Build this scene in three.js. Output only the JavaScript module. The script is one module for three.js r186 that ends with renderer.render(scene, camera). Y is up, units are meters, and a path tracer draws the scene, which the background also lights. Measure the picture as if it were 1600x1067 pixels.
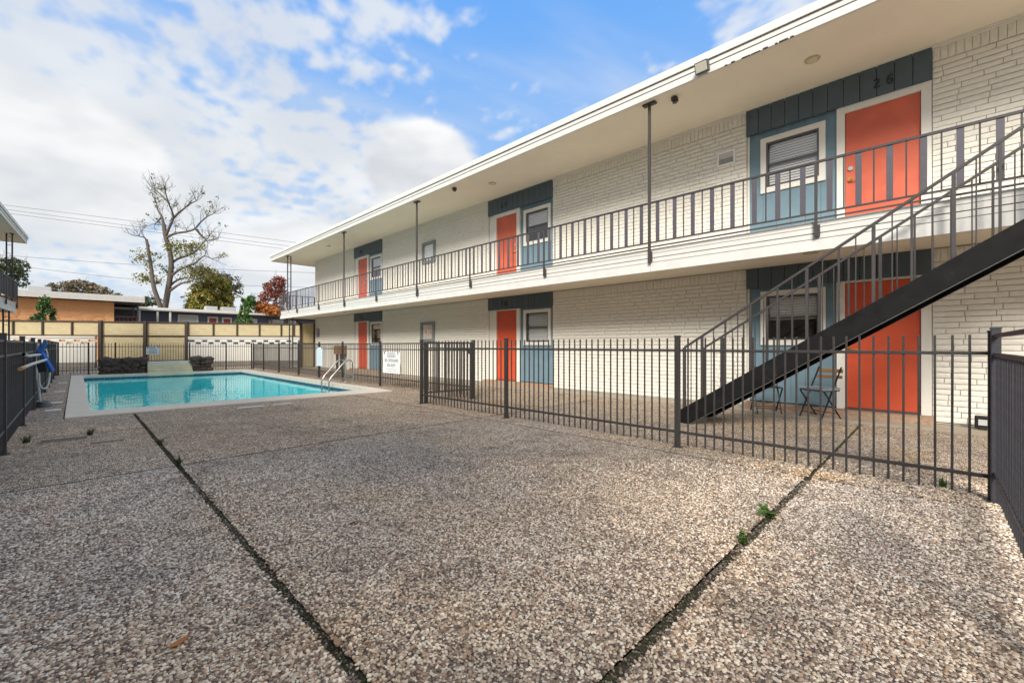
import * as THREE from 'three';
import { mergeGeometries, mergeVertices } from 'three/addons/utils/BufferGeometryUtils.js';
import { FontLoader } from 'three/addons/loaders/FontLoader.js';
import { TextGeometry } from 'three/addons/geometries/TextGeometry.js';
import { ImprovedNoise } from 'three/addons/math/ImprovedNoise.js';

// ---------------------------------------------------------------- camera, sky, sun, exposure
// World: x = distance towards the white building, z = -(distance along it), y up. The photographer stands over the origin.
const scene = new THREE.Scene();
const F = 675, CAMH = 1.17, YAW = Math.atan(682 / F), CA = Math.cos(YAW), SA = Math.sin(YAW);
const camera = new THREE.PerspectiveCamera(2 * Math.atan(533.5 / F) * 180 / Math.PI, 1600 / 1067, 0.05, 2000);
camera.position.set(0, CAMH, 0);
camera.lookAt(SA, CAMH, -CA);
camera.setViewOffset(1600, 1067, 0, -5.7, 1600, 1067);      // small rise of the lens
camera.updateProjectionMatrix();

const renderer = new THREE.WebGLRenderer({ antialias: true });
renderer.toneMapping = THREE.LinearToneMapping;
renderer.toneMappingExposure = 3.45;
renderer.shadowMap.enabled = true;

const perlin = new ImprovedNoise();
const n3 = (x, y, z) => perlin.noise(x, y, z);
const fbm = (x, y, z, o = 5) => { let s = 0, a = .5; for (let i = 0; i < o; i++) { s += a * n3(x, y, z); x *= 2.03; y *= 2.03; z *= 2.03; a *= .5; } return s; };
const sst = (a, b, x) => { const t = Math.min(1, Math.max(0, (x - a) / (b - a))); return t * t * (3 - 2 * t); };

const SUN = new THREE.Vector3(-.71, .575, .41).normalize();
{
  const W = 2048, H = 1024, data = new Float32Array(W * H * 4);
  const D = Math.PI / 180;
  const bump = (az, el, a0, e0, sa, se) => { let d = az - a0; d -= Math.round(d / 360) * 360; return Math.exp(-((d / sa) ** 2 + ((el - e0) / se) ** 2)); };
  for (let j = 0; j < H; j++) {
    const el = ((j + .5) / H - .5) * Math.PI, y = Math.sin(el), c = Math.cos(el), eld = el / D;
    for (let i = 0; i < W; i++) {
      const ph = ((i + .5) / W - .5) * 2 * Math.PI, x = Math.cos(ph) * c, z = Math.sin(ph) * c;
      const k = (j * W + i) * 4;
      let r, g, b;
      if (y < -.02) { r = .30; g = .30; b = .28; }
      else {
        const az = Math.atan2(x * CA + z * SA, x * SA - z * CA) / D;
        const t = sst(-2, 48, eld);
        r = .50 + (.115 - .50) * t; g = .66 + (.365 - .66) * t; b = .84 + (.86 - .84) * t;      // clear air
        // three layers of cloud drawn on a flat ceiling
        const q = 1 / (Math.max(y, 0) + .13), X = x * q, Z = z * q;
        const wx = fbm(X * .8 + 3, Z * .8, 1.7, 3) * .9, wz = fbm(X * .8, Z * .8 + 8, 4.2, 3) * .9;
        const big = fbm(X * .55 + 11 + wx, Z * .55 + wz, 2.3, 6);
        const mott = fbm(X * 2.4 + wx, Z * 2.4 + wz + 5, 7.1, 4), cell = 1.5 * fbm(X * 13 + wx * 2.5, Z * 10 + wz * 2.5 + 2, 3.7, 5);
        const open = bump(az, eld, 6, 38, 17, 17) + .45 * bump(az, eld, 26, 42, 24, 16) + .6 * bump(az, eld, -29.5, 17.5, 5.5, 2.6) + .35 * bump(az, eld, -8, 30, 4, 8);
        const veil = .50 + .26 * bump(az, eld, -40, 16, 40, 8) - .10 * bump(az, eld, -30, 34, 30, 12) + .42 * sst(44, 62, eld) + .25 * sst(62, 95, Math.abs(az));  // unseen cover overhead and behind thickened to brighten and whiten the fill light
        const lev = big * .8 + mott * .7 + veil - .30 - open * .80; let cov = sst(-.48, .50, lev + cell * (1.1 - .4 * sst(.1, .6, lev)));
        // heaped cloud low in the view
        const puff = fbm(az * .085, eld * .13, 3.3, 6) * 1.25;
        const heap = Math.max(bump(az, eld, -12, 20, 9.5, 7.5), .95 * bump(az, eld, -24, 11, 13, 5), .9 * bump(az, eld, -52, 16, 20, 8), .75 * bump(az, eld, 70, 15, 30, 10), .75 * bump(az, eld, 150, 16, 40, 10));
        const hp = sst(.42, .60, heap + puff * .42);
        const wisp = sst(-.1, .7, fbm(X * 1.1 + Z * .6, Z * 4.2 - X * 1.5, 9.2, 5) + .12) * .42 * (1 - sst(46, 75, eld) * .4);
        cov = Math.max(cov * (.95 - .13 * sst(20, 30, eld)), wisp);
        const shade = sst(-.25, .45, fbm(X * 1.3 + 4, Z * 1.3 + 1, 5.5, 5)) ;
        const lr = .69 + .22 * shade, lg = .715 + .205 * shade, lb = .745 + .18 * shade;
        r += (lr - r) * cov; g += (lg - g) * cov; b += (lb - b) * cov;
        const hs = sst(-.35, .4, fbm(az * .07 + 9, eld * .16, 6.6, 5) + (eld - 17) * .022);
        r += (.61 + .28 * hs - r) * hp; g += (.64 + .255 * hs - g) * hp; b += (.68 + .22 * hs - b) * hp;
        const hz = (1 - sst(0, 13, eld)) * .6;
        r += (.70 - r) * hz; g += (.745 - g) * hz; b += (.79 - b) * hz;
      }
      data[k] = r * .318; data[k + 1] = g * .318; data[k + 2] = b * .318; data[k + 3] = 1;
    }
  }
  const t = new THREE.DataTexture(data, W, H, THREE.RGBAFormat, THREE.FloatType);
  t.mapping = THREE.EquirectangularReflectionMapping; t.magFilter = t.minFilter = THREE.LinearFilter; t.needsUpdate = true;
  scene.background = t; scene.environment = t;
}
const sun = new THREE.DirectionalLight(new THREE.Color(1, .945, .86), 1.5);
sun.position.copy(SUN).multiplyScalar(60).add(new THREE.Vector3(4, 0, -12)); sun.target.position.set(4, 0, -12);
sun.castShadow = true; sun.shadow.radius = 40; sun.shadow.mapSize.set(4096, 4096);
Object.assign(sun.shadow.camera, { left: -40, right: 40, top: 40, bottom: -40, near: 1, far: 160 });
scene.add(sun, sun.target);

// ---------------------------------------------------------------- helpers
let seed = 20240611;
const rnd = () => { seed = (seed + 0x6D2B79F5) | 0; let t = Math.imul(seed ^ (seed >>> 15), 1 | seed); t = (t + Math.imul(t ^ (t >>> 7), 61 | t)) ^ t; return ((t ^ (t >>> 14)) >>> 0) / 4294967296; };
const rr = (a, b) => a + (b - a) * rnd();
const V3 = (v, h, u) => new THREE.Vector3(v, h, -u);
// photo pixel + depth along the view axis -> place in the world (for far things)
const at = (px, py, d) => { const X = (px - 800) / F * d; return V3(d * SA + X * CA, CAMH + (539.2 - py) / F * d, d * CA - X * SA); };

const used = {};
function numbered(n) { const k = used[n] = (used[n] ?? -1) + 1; return k ? n + '_' + String(k).padStart(3, '0') : n; }
function uvm(g, s = 1) {      // uv in metres, from the side a face points to
  const p = g.attributes.position, n = g.attributes.normal, uv = new Float32Array(p.count * 2);
  for (let i = 0; i < p.count; i++) {
    const ax = Math.abs(n.getX(i)), ay = Math.abs(n.getY(i)), az = Math.abs(n.getZ(i));
    let a, b;
    if (ay >= ax && ay >= az) { a = p.getX(i); b = -p.getZ(i); } else if (ax >= az) { a = -p.getZ(i); b = p.getY(i); } else { a = p.getX(i); b = p.getY(i); }
    uv[2 * i] = a * s; uv[2 * i + 1] = b * s;
  }
  g.setAttribute('uv', new THREE.BufferAttribute(uv, 2)); return g;
}
const plain = g => { g = g.index ? g.toNonIndexed() : g; for (const k of Object.keys(g.attributes)) if (!['position', 'normal', 'uv', 'color'].includes(k)) g.deleteAttribute(k); return g; };
function bx(u0, u1, v0, v1, h0, h1) {
  const g = new THREE.BoxGeometry(Math.abs(v1 - v0), Math.abs(h1 - h0), Math.abs(u1 - u0));
  g.translate((v0 + v1) / 2, (h0 + h1) / 2, -(u0 + u1) / 2); return uvm(plain(g));
}
// box with chamfered edges
function bev(u0, u1, v0, v1, h0, h1, c = .004) {
  const w = Math.abs(v1 - v0), h = Math.abs(h1 - h0), d = Math.abs(u1 - u0); c = Math.min(c, w / 3, h / 3, d / 3);
  const s = new THREE.Shape(); s.moveTo(-w / 2 + c, -h / 2 + c); s.lineTo(w / 2 - c, -h / 2 + c); s.lineTo(w / 2 - c, h / 2 - c); s.lineTo(-w / 2 + c, h / 2 - c); s.closePath();
  const g = new THREE.ExtrudeGeometry(s, { depth: d - 2 * c, bevelEnabled: true, bevelThickness: c, bevelSize: c, bevelSegments: 1, steps: 1 });
  g.translate((v0 + v1) / 2, (h0 + h1) / 2, -(u0 + u1) / 2 - d / 2 + c); return uvm(plain(g));
}
// square or round bar between two points
function bar(a, b, w, d = w, round = false) {
  const L = a.distanceTo(b), g = round ? new THREE.CylinderGeometry(w / 2, w / 2, L, 8) : new THREE.BoxGeometry(w, L, d);
  const dir = b.clone().sub(a).normalize();
  g.applyQuaternion(new THREE.Quaternion().setFromUnitVectors(new THREE.Vector3(0, 1, 0), dir)); g.translate((a.x + b.x) / 2, (a.y + b.y) / 2, (a.z + b.z) / 2);
  return uvm(plain(g));
}
// sloped bar in a vertical plane of constant v, keeping its faces upright
function rake(u0, h0, u1, h1, v, w, t) {
  const s = new THREE.Shape(); s.moveTo(-u0, h0); s.lineTo(-u1, h1); s.lineTo(-u1, h1 + t); s.lineTo(-u0, h0 + t); s.closePath();
  const g = new THREE.ExtrudeGeometry(s, { depth: w, bevelEnabled: false }); g.rotateY(-Math.PI / 2); g.translate(v + w / 2, 0, 0);
  return uvm(plain(g));
}
const tube = (pts, r, seg = 24, rad = 6) => uvm(plain(new THREE.TubeGeometry(new THREE.CatmullRomCurve3(pts), seg, r, rad)));
const M1 = gs => Array.isArray(gs) ? (gs.length > 1 ? mergeGeometries(gs.map(plain)) : gs[0]) : gs;
function mesh(name, gs, mat, parent) {
  const m = new THREE.Mesh(M1(gs), mat); m.castShadow = m.receiveShadow = true;
  m.name = parent && parent !== scene ? name : numbered(name); (parent || scene).add(m); return m;
}
function part(name, gs, mat, parent, label) { const m = mesh(name, gs, mat, parent); if (label) m.userData.label = label; return m; }
function thing(name, label, category, group, pos) {
  const o = new THREE.Group(); o.name = numbered(name); o.userData = { label, category }; if (group) o.userData.group = group;
  if (pos) o.position.copy(pos); scene.add(o); return o;
}
function one(name, gs, mat, label, category, group) { const m = mesh(name, gs, mat); m.userData = { label, category }; if (group) m.userData.group = group; return m; }
function struct(name, gs, mat) { const m = mesh(name, gs, mat); m.userData.kind = 'structure'; return m; }
function sgroup(name) { const o = new THREE.Group(); o.name = numbered(name); o.userData.kind = 'structure'; scene.add(o); return o; }

// ---------------------------------------------------------------- textures and materials
function tex(S, fn, { srgb = true, rep = 1, T = S } = {}) {
  const d = new Uint8Array(S * T * 4);
  for (let y = 0; y < T; y++) for (let x = 0; x < S; x++) { const c = fn(x / S, y / T), k = (y * S + x) * 4; d[k] = c[0] * 255; d[k + 1] = c[1] * 255; d[k + 2] = c[2] * 255; d[k + 3] = 255; }
  const t = new THREE.DataTexture(d, S, T); t.wrapS = t.wrapT = THREE.RepeatWrapping; t.magFilter = THREE.LinearFilter; t.minFilter = THREE.LinearMipmapLinearFilter; t.generateMipmaps = true;
  if (srgb) t.colorSpace = THREE.SRGBColorSpace; t.repeat.set(rep, rep); t.needsUpdate = true; return t;
}
const cl = x => Math.min(1, Math.max(0, x));
const L2S = x => x <= .0031308 ? 12.92 * x : 1.055 * Math.pow(x, 1 / 2.4) - .055;
// noise that repeats over the unit square
function tn(x, y, f, z, o = 4) {
  let s = 0, a = .5;
  for (let i = 0; i < o; i++) {
    const X = x * f, Y = y * f, u = x, v = y;
    const A = n3(X, Y, z), B = n3(X - f, Y, z), C = n3(X, Y - f, z), E_ = n3(X - f, Y - f, z);
    s += a * (A * (1 - u) * (1 - v) + B * u * (1 - v) + C * (1 - u) * v + E_ * u * v); a *= .5; f *= 2; z += 7.7;
  } return s;
}
const grainBump = tex(512, (x, y) => { const v = cl(.5 + .8 * tn(x, y, 40, 1.3, 3)); return [v, v, v]; }, { srgb: false });
const rockBump = tex(512, (x, y) => { const v = cl(.5 + .75 * tn(x, y, 14, 2.9, 5)); return [v, v, v]; }, { srgb: false });
// paint on one colour: slight blotches and specks of dirt
function paintTex(c, amt, f, dirt, dcol, z) {
  return tex(512, (x, y) => {
    const m = 1 + amt * tn(x, y, f, z, 5) * 2, s = sst(.16, .42, tn(x, y, f * 2.3, z + 3, 5)) * dirt;
    return [0, 1, 2].map(i => cl(L2S(cl((c[i] * m) * (1 - s) + dcol[i] * s))));
  });
}
function mat(c, rough, o = {}) { const m = new THREE.MeshStandardMaterial({ roughness: rough, ...o }); if (c) m.color.setRGB(...c); return m; }
function painted(c, rough, { amt = .12, f = 5, dirt = .25, dcol = [.2, .18, .15], z = 1, bump = grainBump, bs = .001, scale = 1, metal = 0, spec } = {}) {
  const t = paintTex(c, amt, f, dirt, dcol, z); t.repeat.set(scale, scale);
  const b = bump.clone(); b.repeat.set(scale, scale); b.needsUpdate = true;
  const q = { map: t, bumpMap: b, bumpScale: bs, roughness: rough, metalness: metal };
  return spec === undefined ? new THREE.MeshStandardMaterial(q) : new THREE.MeshPhysicalMaterial({ ...q, specularIntensity: spec });
}
const MT = {
  brick: painted([.78, .745, .66], .8, { amt: .08, f: 9, dirt: .22, dcol: [.40, .35, .27], z: 2, bump: rockBump, bs: .005, scale: 1.7 }),
  mortar: painted([.62, .58, .50], .9, { amt: .08, f: 9, dirt: .25, dcol: [.3, .26, .2], z: 4 }),
  drain: painted([.13, .11, .095], .8, { z: 7 }),
  soffit: painted([.80, .73, .60], .85, { amt: .06, f: 3, dirt: .12, dcol: [.45, .36, .24], z: 6, bs: .0006, scale: .5 }),
  white: painted([.665, .65, .61], .6, { amt: .10, f: 6, dirt: .38, dcol: [.4, .36, .3], z: 8, scale: .8 }),
  trim: painted([.75, .72, .65], .55, { amt: .05, f: 6, dirt: .16, dcol: [.4, .36, .3], z: 9 }),
  orange: painted([.58, .080, .028], .5, { amt: .16, f: 5, dirt: .34, dcol: [.4, .07, .04], z: 11, bs: .0004, scale: .8 }),
  coral: painted([.58, .115, .058], .55, { amt: .16, f: 5, dirt: .34, dcol: [.5, .10, .06], z: 12, bs: .0004, scale: .8 }),
  blue: painted([.15, .235, .285], .6, { amt: .16, f: 5, dirt: .36, dcol: [.10, .15, .18], z: 13, scale: .9 }),
  slate: painted([.072, .102, .122], .6, { amt: .12, f: 5, dirt: .2, dcol: [.03, .04, .05], z: 14 }),
  rail: painted([.048, .043, .042], .5, { amt: .2, f: 9, dirt: .3, dcol: [.11, .085, .07], z: 15, scale: 2 }),
  slat: painted([.085, .077, .092], .5, { amt: .15, f: 7, dirt: .25, dcol: [.07, .06, .06], z: 16, scale: 2 }),
  iron: painted([.036, .033, .032], .48, { amt: .3, f: 11, dirt: .32, dcol: [.085, .058, .04], z: 17, scale: 2 }),
  ironblue: painted([.040, .041, .050], .45, { amt: .3, f: 11, dirt: .3, dcol: [.09, .085, .09], z: 18, scale: 2 }),
  stringer: painted([.010, .010, .0105], .62, { amt: .6, f: 5, dirt: .5, dcol: [.045, .043, .042], z: 19, scale: 1.3, spec: .3 }),
  worn: painted([.10, .095, .09], .6, { amt: .5, f: 16, dirt: .75, dcol: [.5, .48, .45], z: 20, scale: 3 }),
  alu: mat([.10, .10, .105], .45, { metalness: .4 }),
  steel: mat([.62, .60, .56], .28, { metalness: 1 }),
  brass: mat([.75, .52, .18], .3, { metalness: 1 }),
  black: mat([.012, .012, .013], .5),
  glass: new THREE.MeshPhysicalMaterial({ color: 0xffffff, transmission: 1, thickness: 0, roughness: .03, ior: 1.5 }),
  blind: mat([.80, .79, .75], .6),
  dark: mat([.02, .02, .021], .9),
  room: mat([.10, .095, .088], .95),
  coping: painted([.68, .61, .51], .8, { amt: .10, f: 6, dirt: .25, dcol: [.36, .31, .25], z: 22, bs: .002 }),
  concrete: painted([.33, .28, .215], .9, { amt: .22, f: 6, dirt: .5, dcol: [.17, .125, .085], z: 23, bs: .004 }),
  sill: painted([.36, .24, .165], .92, { amt: .3, f: 20, dirt: .5, dcol: [.16, .11, .08], z: 24, bump: rockBump, bs: .008 }),
  soil: painted([.055, .042, .027], 1, { amt: .7, f: 20, dirt: .7, dcol: [.10, .085, .06], z: 25, bump: rockBump, bs: .02, scale: 2 }),
  wood: null, brown: painted([.055, .034, .025], .7, { amt: .3, f: 7, dirt: .3, dcol: [.03, .02, .015], z: 28 }),
  orangebrick: painted([.70, .36, .165], .9, { amt: .15, f: 7, dirt: .3, dcol: [.56, .25, .11], z: 29 }),
  grayhouse: painted([.085, .097, .122], .8, { z: 31 }),
  roofwhite: painted([.55, .53, .49], .8, { z: 32, dirt: .4 }),
  redpaint: mat([.28, .03, .03], .6),
  pool: painted([.10, .84, .87], .6, { amt: .08, f: 3, dirt: .1, dcol: [.12, .65, .7], z: 33, scale: .4 }),
  tile: mat([.03, .12, .20], .25),
};

// ---------------------------------------------------------------- pebble aggregate
const PEB = [[.66, .59, .52], [.52, .44, .37], [.80, .75, .68], [.36, .29, .235], [.60, .51, .42], [.20, .165, .145], [.84, .81, .75], [.46, .39, .345], [.52, .37, .28], [.13, .105, .095], [.70, .64, .58], [.30, .235, .20], [.78, .72, .66], [.24, .19, .16]];
const aggregate = (() => {
  const S = 2048, N = 178, cx = new Float32Array(N * N), cy = new Float32Array(N * N), ci = new Float32Array(N * N * 3), rad = new Float32Array(N * N);
  for (let i = 0; i < N * N; i++) { cx[i] = rr(.08, .92); cy[i] = rr(.08, .92); rad[i] = rr(.44, .66); const p = PEB[rnd() * PEB.length | 0], m = rr(.75, 1.2) * 1.14 * (1 + .75 * tn((i % N) / N, (i / N | 0) / N, 18, 3.1, 3)); for (let k = 0; k < 3; k++) ci[3 * i + k] = p[k] * m; }
  const col = new Uint8Array(S * S * 4), hgt = new Uint8Array(S * S * 4), g = [.062, .046, .036];
  for (let y = 0; y < S; y++) for (let x = 0; x < S; x++) {
    const X = x / S * N, Y = y / S * N, ix = X | 0, iy = Y | 0; let b1 = 9, b2 = 9, id = 0;
    for (let dy = -1; dy <= 1; dy++) for (let dx = -1; dx <= 1; dx++) {
      const jx = (ix + dx + N) % N, jy = (iy + dy + N) % N, q = jy * N + jx;
      const ex = ix + dx + cx[q] - X, ey = iy + dy + cy[q] - Y, d = Math.sqrt(ex * ex + ey * ey) / rad[q];
      if (d < b1) { b2 = b1; b1 = d; id = q; } else if (d < b2) b2 = d;
    }
    const edge = sst(.02, .26, b2 - b1) * sst(1.25, .85, b1), k = (y * S + x) * 4, dome = Math.sqrt(Math.max(0, 1 - b1 * b1 * .8));
    for (let c = 0; c < 3; c++) col[k + c] = 255 * cl(L2S(g[c] + (Math.min(.85, ci[3 * id + c]) - g[c]) * edge));
    hgt[k] = hgt[k + 1] = hgt[k + 2] = 255 * cl(edge * (.3 + .7 * dome)); col[k + 3] = hgt[k + 3] = 255;
  }
  const mk = (d, s) => { const t = new THREE.DataTexture(d, S, S); t.wrapS = t.wrapT = THREE.RepeatWrapping; t.magFilter = THREE.LinearFilter; t.minFilter = THREE.LinearMipmapLinearFilter; t.generateMipmaps = true; if (s) t.colorSpace = THREE.SRGBColorSpace; t.repeat.set(1 / 2.5, 1 / 2.5); t.needsUpdate = true; return t; };
  return new THREE.MeshStandardMaterial({ map: mk(col, true), bumpMap: mk(hgt, false), bumpScale: .008, roughness: .78, vertexColors: true });
})();
// stains in the aggregate, a property of the place: rust-tan blotches, grey-green algae patches
function stain(v, u, out) {
  const a = fbm(v * .33 + 4, u * .33 + 9, 1.1, 5), b = fbm(v * .9 + 14, u * .9, 3.1, 5), c = fbm(v * 2.6, u * 2.6 + 5, 6.1, 4), d = fbm(v * .5 + 31, u * .5 + 2, 8.1, 4);
  const warm = cl(.42 + a * 1.3 + b * .5 + (v > 4.6 ? .42 : v > .7 ? .05 : -.15) + (u > 5.28 ? .34 : 0)), dk = 1.04 + .22 * d + .24 * b + .26 * c;
  out[0] = dk * (.98 + .12 * warm); out[1] = dk * (.95 + .02 * warm); out[2] = dk * (.91 - .12 * warm);
  const ru = sst(.16, .34, fbm(v * 1.4 + 7, u * 1.4 + 3, 12.1, 4)) * (v > 4.6 ? .75 : .25);
  const spot = sst(.17, .30, fbm(v * 3.1 + 41, u * 3.1 + 17, 4.4, 4)) * .22, damp = sst(.05, .3, fbm(v * .75 + 51, u * .75 + 7, 9.4, 5)) * .05;
  for (let k = 0; k < 3; k++) out[k] *= (1 - spot) * (1 - damp);
  out[0] *= 1 - .06 * ru; out[1] *= 1 - .20 * ru; out[2] *= 1 - .42 * ru;
}
const deckRects = [];
function slab(parent, v0, v1, u0, u1, tone = 1) {
  const nv = Math.max(2, Math.ceil((v1 - v0) / .14)), nu = Math.max(2, Math.ceil((u1 - u0) / .14)), pos = [], nor = [], uv = [], col = [], idx = [], o = [0, 0, 0];
  const e = .006; deckRects.push([v0, v1, u0, u1]);
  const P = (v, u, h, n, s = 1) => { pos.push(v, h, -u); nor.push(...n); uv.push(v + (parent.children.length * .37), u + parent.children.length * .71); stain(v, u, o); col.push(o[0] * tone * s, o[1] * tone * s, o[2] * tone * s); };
  for (let j = 0; j <= nu; j++) for (let i = 0; i <= nv; i++) {
    const wob = (j === 0 || j === nu || i === 0 || i === nv);
    let v = v0 + (v1 - v0) * i / nv, u = u0 + (u1 - u0) * j / nu; const ev = wob ? .007 * n3(v * 5, u * 5, 2) + .004 * n3(v * 17, u * 17, 5) : 0;
    P(v + (i === 0 || i === nv ? ev : 0), u + (j === 0 || j === nu ? ev : 0), wob ? -e * .6 : 0, [0, 1, 0]);
  }
  for (let j = 0; j < nu; j++) for (let i = 0; i < nv; i++) { const a = j * (nv + 1) + i; idx.push(a, a + 1, a + nv + 1, a + 1, a + nv + 2, a + nv + 1); }
  const side = (a, b, n) => { const k = pos.length / 3; P(...a, -.004, n, .16); P(...b, -.004, n, .16); P(...a, -.055, n, .12); P(...b, -.055, n, .12); idx.push(k, k + 1, k + 2, k + 1, k + 3, k + 2); };
  side([v0, u0], [v1, u0], [0, 0, 1]); side([v0, u1], [v1, u1], [0, 0, -1]); side([v0, u0], [v0, u1], [-1, 0, 0]); side([v1, u0], [v1, u1], [1, 0, 0]);
  const g = new THREE.BufferGeometry(); g.setIndex(idx);
  g.setAttribute('position', new THREE.Float32BufferAttribute(pos, 3)); g.setAttribute('normal', new THREE.Float32BufferAttribute(nor, 3)); g.setAttribute('uv', new THREE.Float32BufferAttribute(uv, 2)); g.setAttribute('color', new THREE.Float32BufferAttribute(col, 3));
  return mesh('slab', g, aggregate, parent);
}

// ---------------------------------------------------------------- ground, deck, pool
const PV0 = .15, PV1 = 5.40, PU0 = 10.55, PU1 = 22.9;       // pool opening
{
  const s = new THREE.Shape(); s.moveTo(-400, -400); s.lineTo(400, -400); s.lineTo(400, 400); s.lineTo(-400, 400); s.closePath();
  const h = new THREE.Path(); h.moveTo(PV0 - .06, PU0 - .06); h.lineTo(PV0 - .06, PU1 + .06); h.lineTo(PV1 + .06, PU1 + .06); h.lineTo(PV1 + .06, PU0 - .06); h.closePath(); s.holes.push(h);
  const g = new THREE.ShapeGeometry(s); g.rotateX(-Math.PI / 2); g.translate(0, -.06, 0);
  const m = painted([.20, .17, .13], .95, { amt: .3, f: 7, dirt: .5, dcol: [.10, .09, .05], z: 41, bs: .01, scale: .5 });
  struct('ground', uvm(g), m);
}
const deck = sgroup('pool_deck');
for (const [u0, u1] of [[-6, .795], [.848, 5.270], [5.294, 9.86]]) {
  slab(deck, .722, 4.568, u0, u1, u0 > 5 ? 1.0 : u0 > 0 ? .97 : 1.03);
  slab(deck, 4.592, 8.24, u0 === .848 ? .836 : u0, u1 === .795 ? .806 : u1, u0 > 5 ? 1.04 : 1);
  if (u0 < 5) slab(deck, -.62, .678, u0, u1, u0 > 0 ? 1.07 : 1.10);  // left slabs coloured lighter to offset shade from the building opposite
}
slab(deck, -.62, .678, 5.294, 8.02, 1.07); slab(deck, -.62, .678, 8.045, 9.86, 1.08);  // same lightened tone, shade compensation put into the slab colour
slab(deck, 5.66, 8.24, 9.872, 15.2); slab(deck, 5.66, 8.24, 15.212, 20.5); slab(deck, 5.66, 8.24, 20.512, 26.5);
slab(deck, -.62, -.145, 9.872, 15); slab(deck, -.62, -.145, 15.012, 20.2); slab(deck, -.62, -.145, 20.212, 26.5);
slab(deck, -.135, 5.65, 23.42, 26.5); slab(deck, 8.26, 13, 24.5, 30, .9);
slab(deck, -3.9, -.632, -6, 9, .9); slab(deck, -3.9, -.632, 9.012, 30, .9); slab(deck, -.62, 9, 26.512, 29.5, .95);
{ // dirt and moss that fill the joints
  const soil = [bx(-6, 9.9, .65, .75, -.05, -.014), bx(.77, .87, -.6, 8.26, -.05, -.0145), bx(5.26, 5.30, -.6, 8.26, -.05, -.020), bx(-6, 9.9, 4.56, 4.60, -.05, -.0205), bx(8.0, 8.06, -.6, .67, -.05, -.021), bx(-6, 26, 8.22, 8.28, -.05, -.0195)];
  const m = mesh('joint_filling', soil, MT.soil); m.userData.kind = 'structure';
  const cl_ = [], tuft = (v, u, s) => { for (let k = 0; k < 3; k++) { const g = new THREE.IcosahedronGeometry(s * rr(.6, 1.1), 1); const p = g.attributes.position; for (let i = 0; i < p.count; i++) { const q = 1 + .5 * n3(p.getX(i) * 160 + v * 9, p.getY(i) * 160, p.getZ(i) * 160 + u * 9); p.setXYZ(i, p.getX(i) * q, p.getY(i) * q * .5, p.getZ(i) * q); } g.translate(v + rr(-.6, .6) * s, -.011, -u + rr(-1, 1) * s * 1.6); cl_.push(plain(g)); } };
  for (let i = 0; i < 620; i++) { const u = rr(.9, 9.8); if (fbm(u * 2.1, 3, 1, 3) > -.06) tuft(rr(.676, .724), u, rr(.004, .011)); }
  for (let i = 0; i < 560; i++) { const v = rr(.75, 8.2); if (fbm(v * 2.3, 9, 1, 3) > -.08) tuft(v, v > 4.6 ? rr(.81, .832) : rr(.795, .845), rr(.004, .011)); }
  for (let i = 0; i < 200; i++) { const v = rr(-.5, 8.2); if (fbm(v * 2.3, 19, 1, 3) > .0) tuft(v, 5.282, rr(.004, .007)); }
  for (let i = 0; i < 220; i++) { const u = rr(-.2, 9.8); if (fbm(u * 2.3, 29, 1, 3) > .0) tuft(4.58, u, rr(.004, .007)); }
  cl_.forEach(g => g.computeVertexNormals());
  const mm = mesh('moss', cl_.map(g => uvm(g)), painted([.045, .046, .018], 1, { amt: .7, f: 16, dirt: .9, dcol: [.05, .036, .02], z: 44, scale: 4 }));
  mm.userData = { kind: 'stuff', label: 'dark green moss growing along the deck joints', category: 'moss' };
}
{ // loose-looking pebbles proud of the nearest slabs
  const base = mergeVertices(plain(new THREE.IcosahedronGeometry(1, 1)).deleteAttribute('uv').deleteAttribute('normal')); base.computeVertexNormals();
  const pts = [], st = .0142;
  for (let u = -.35; u < 5; u += st) for (let v = -.6; v < 5.4; v += st) {
    const vv = v + rr(-.42, .42) * st, uu = u + rr(-.42, .42) * st, d = uu * CA + vv * SA, X = vv * CA - uu * SA;
    if (d < 1.25 || d > 4.6 || Math.abs(X) > d * 1.28 + .15) continue;
    if (d > 3.2 && rnd() < (d - 3.2) / 1.4) continue;
    const ed = rr(-.006, .008);
    if (!deckRects.some(r => vv > r[0] - ed && vv < r[1] + ed && uu > r[2] - ed && uu < r[3] + ed)) continue;
    pts.push([vv, uu]);
  }
  for (let i = 0; i < 2600; i++) { const a = rnd() < .5, t = rr(.75, 4.5), w = rr(-.024, .024); pts.push(a ? [.70 + w, t, 1] : [t, .82 + w, 1]); }
  const im = new THREE.InstancedMesh(base, mat([1, 1, 1], .72), pts.length), o = new THREE.Object3D(), c = new THREE.Color(), sc = [0, 0, 0];
  pts.forEach(([v, u, low], i) => {
    const s = rr(.0048, .0088) * (low ? rr(.4, .85) : 1); o.position.set(v, low ? -.012 : rr(-.0025, .0012), -u); o.rotation.set(rr(-.3, .3), rr(0, 6.3), rr(-.3, .3)); o.scale.set(s * rr(.95, 1.35), s * rr(.55, .8), s * rr(.8, 1)); o.updateMatrix(); im.setMatrixAt(i, o.matrix);
    const p = PEB[rnd() * PEB.length | 0], m = rr(.8, 1.15) * (low ? .4 : 1); stain(v, u, sc); im.setColorAt(i, c.setRGB(p[0] * m * sc[0], p[1] * m * sc[1], p[2] * m * sc[2]));
  });
  im.name = 'pebbles'; im.userData = { kind: 'stuff', label: 'small rounded pebbles set in the deck surface in the foreground', category: 'pebbles' }; im.castShadow = im.receiveShadow = true; scene.add(im);
}
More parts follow.
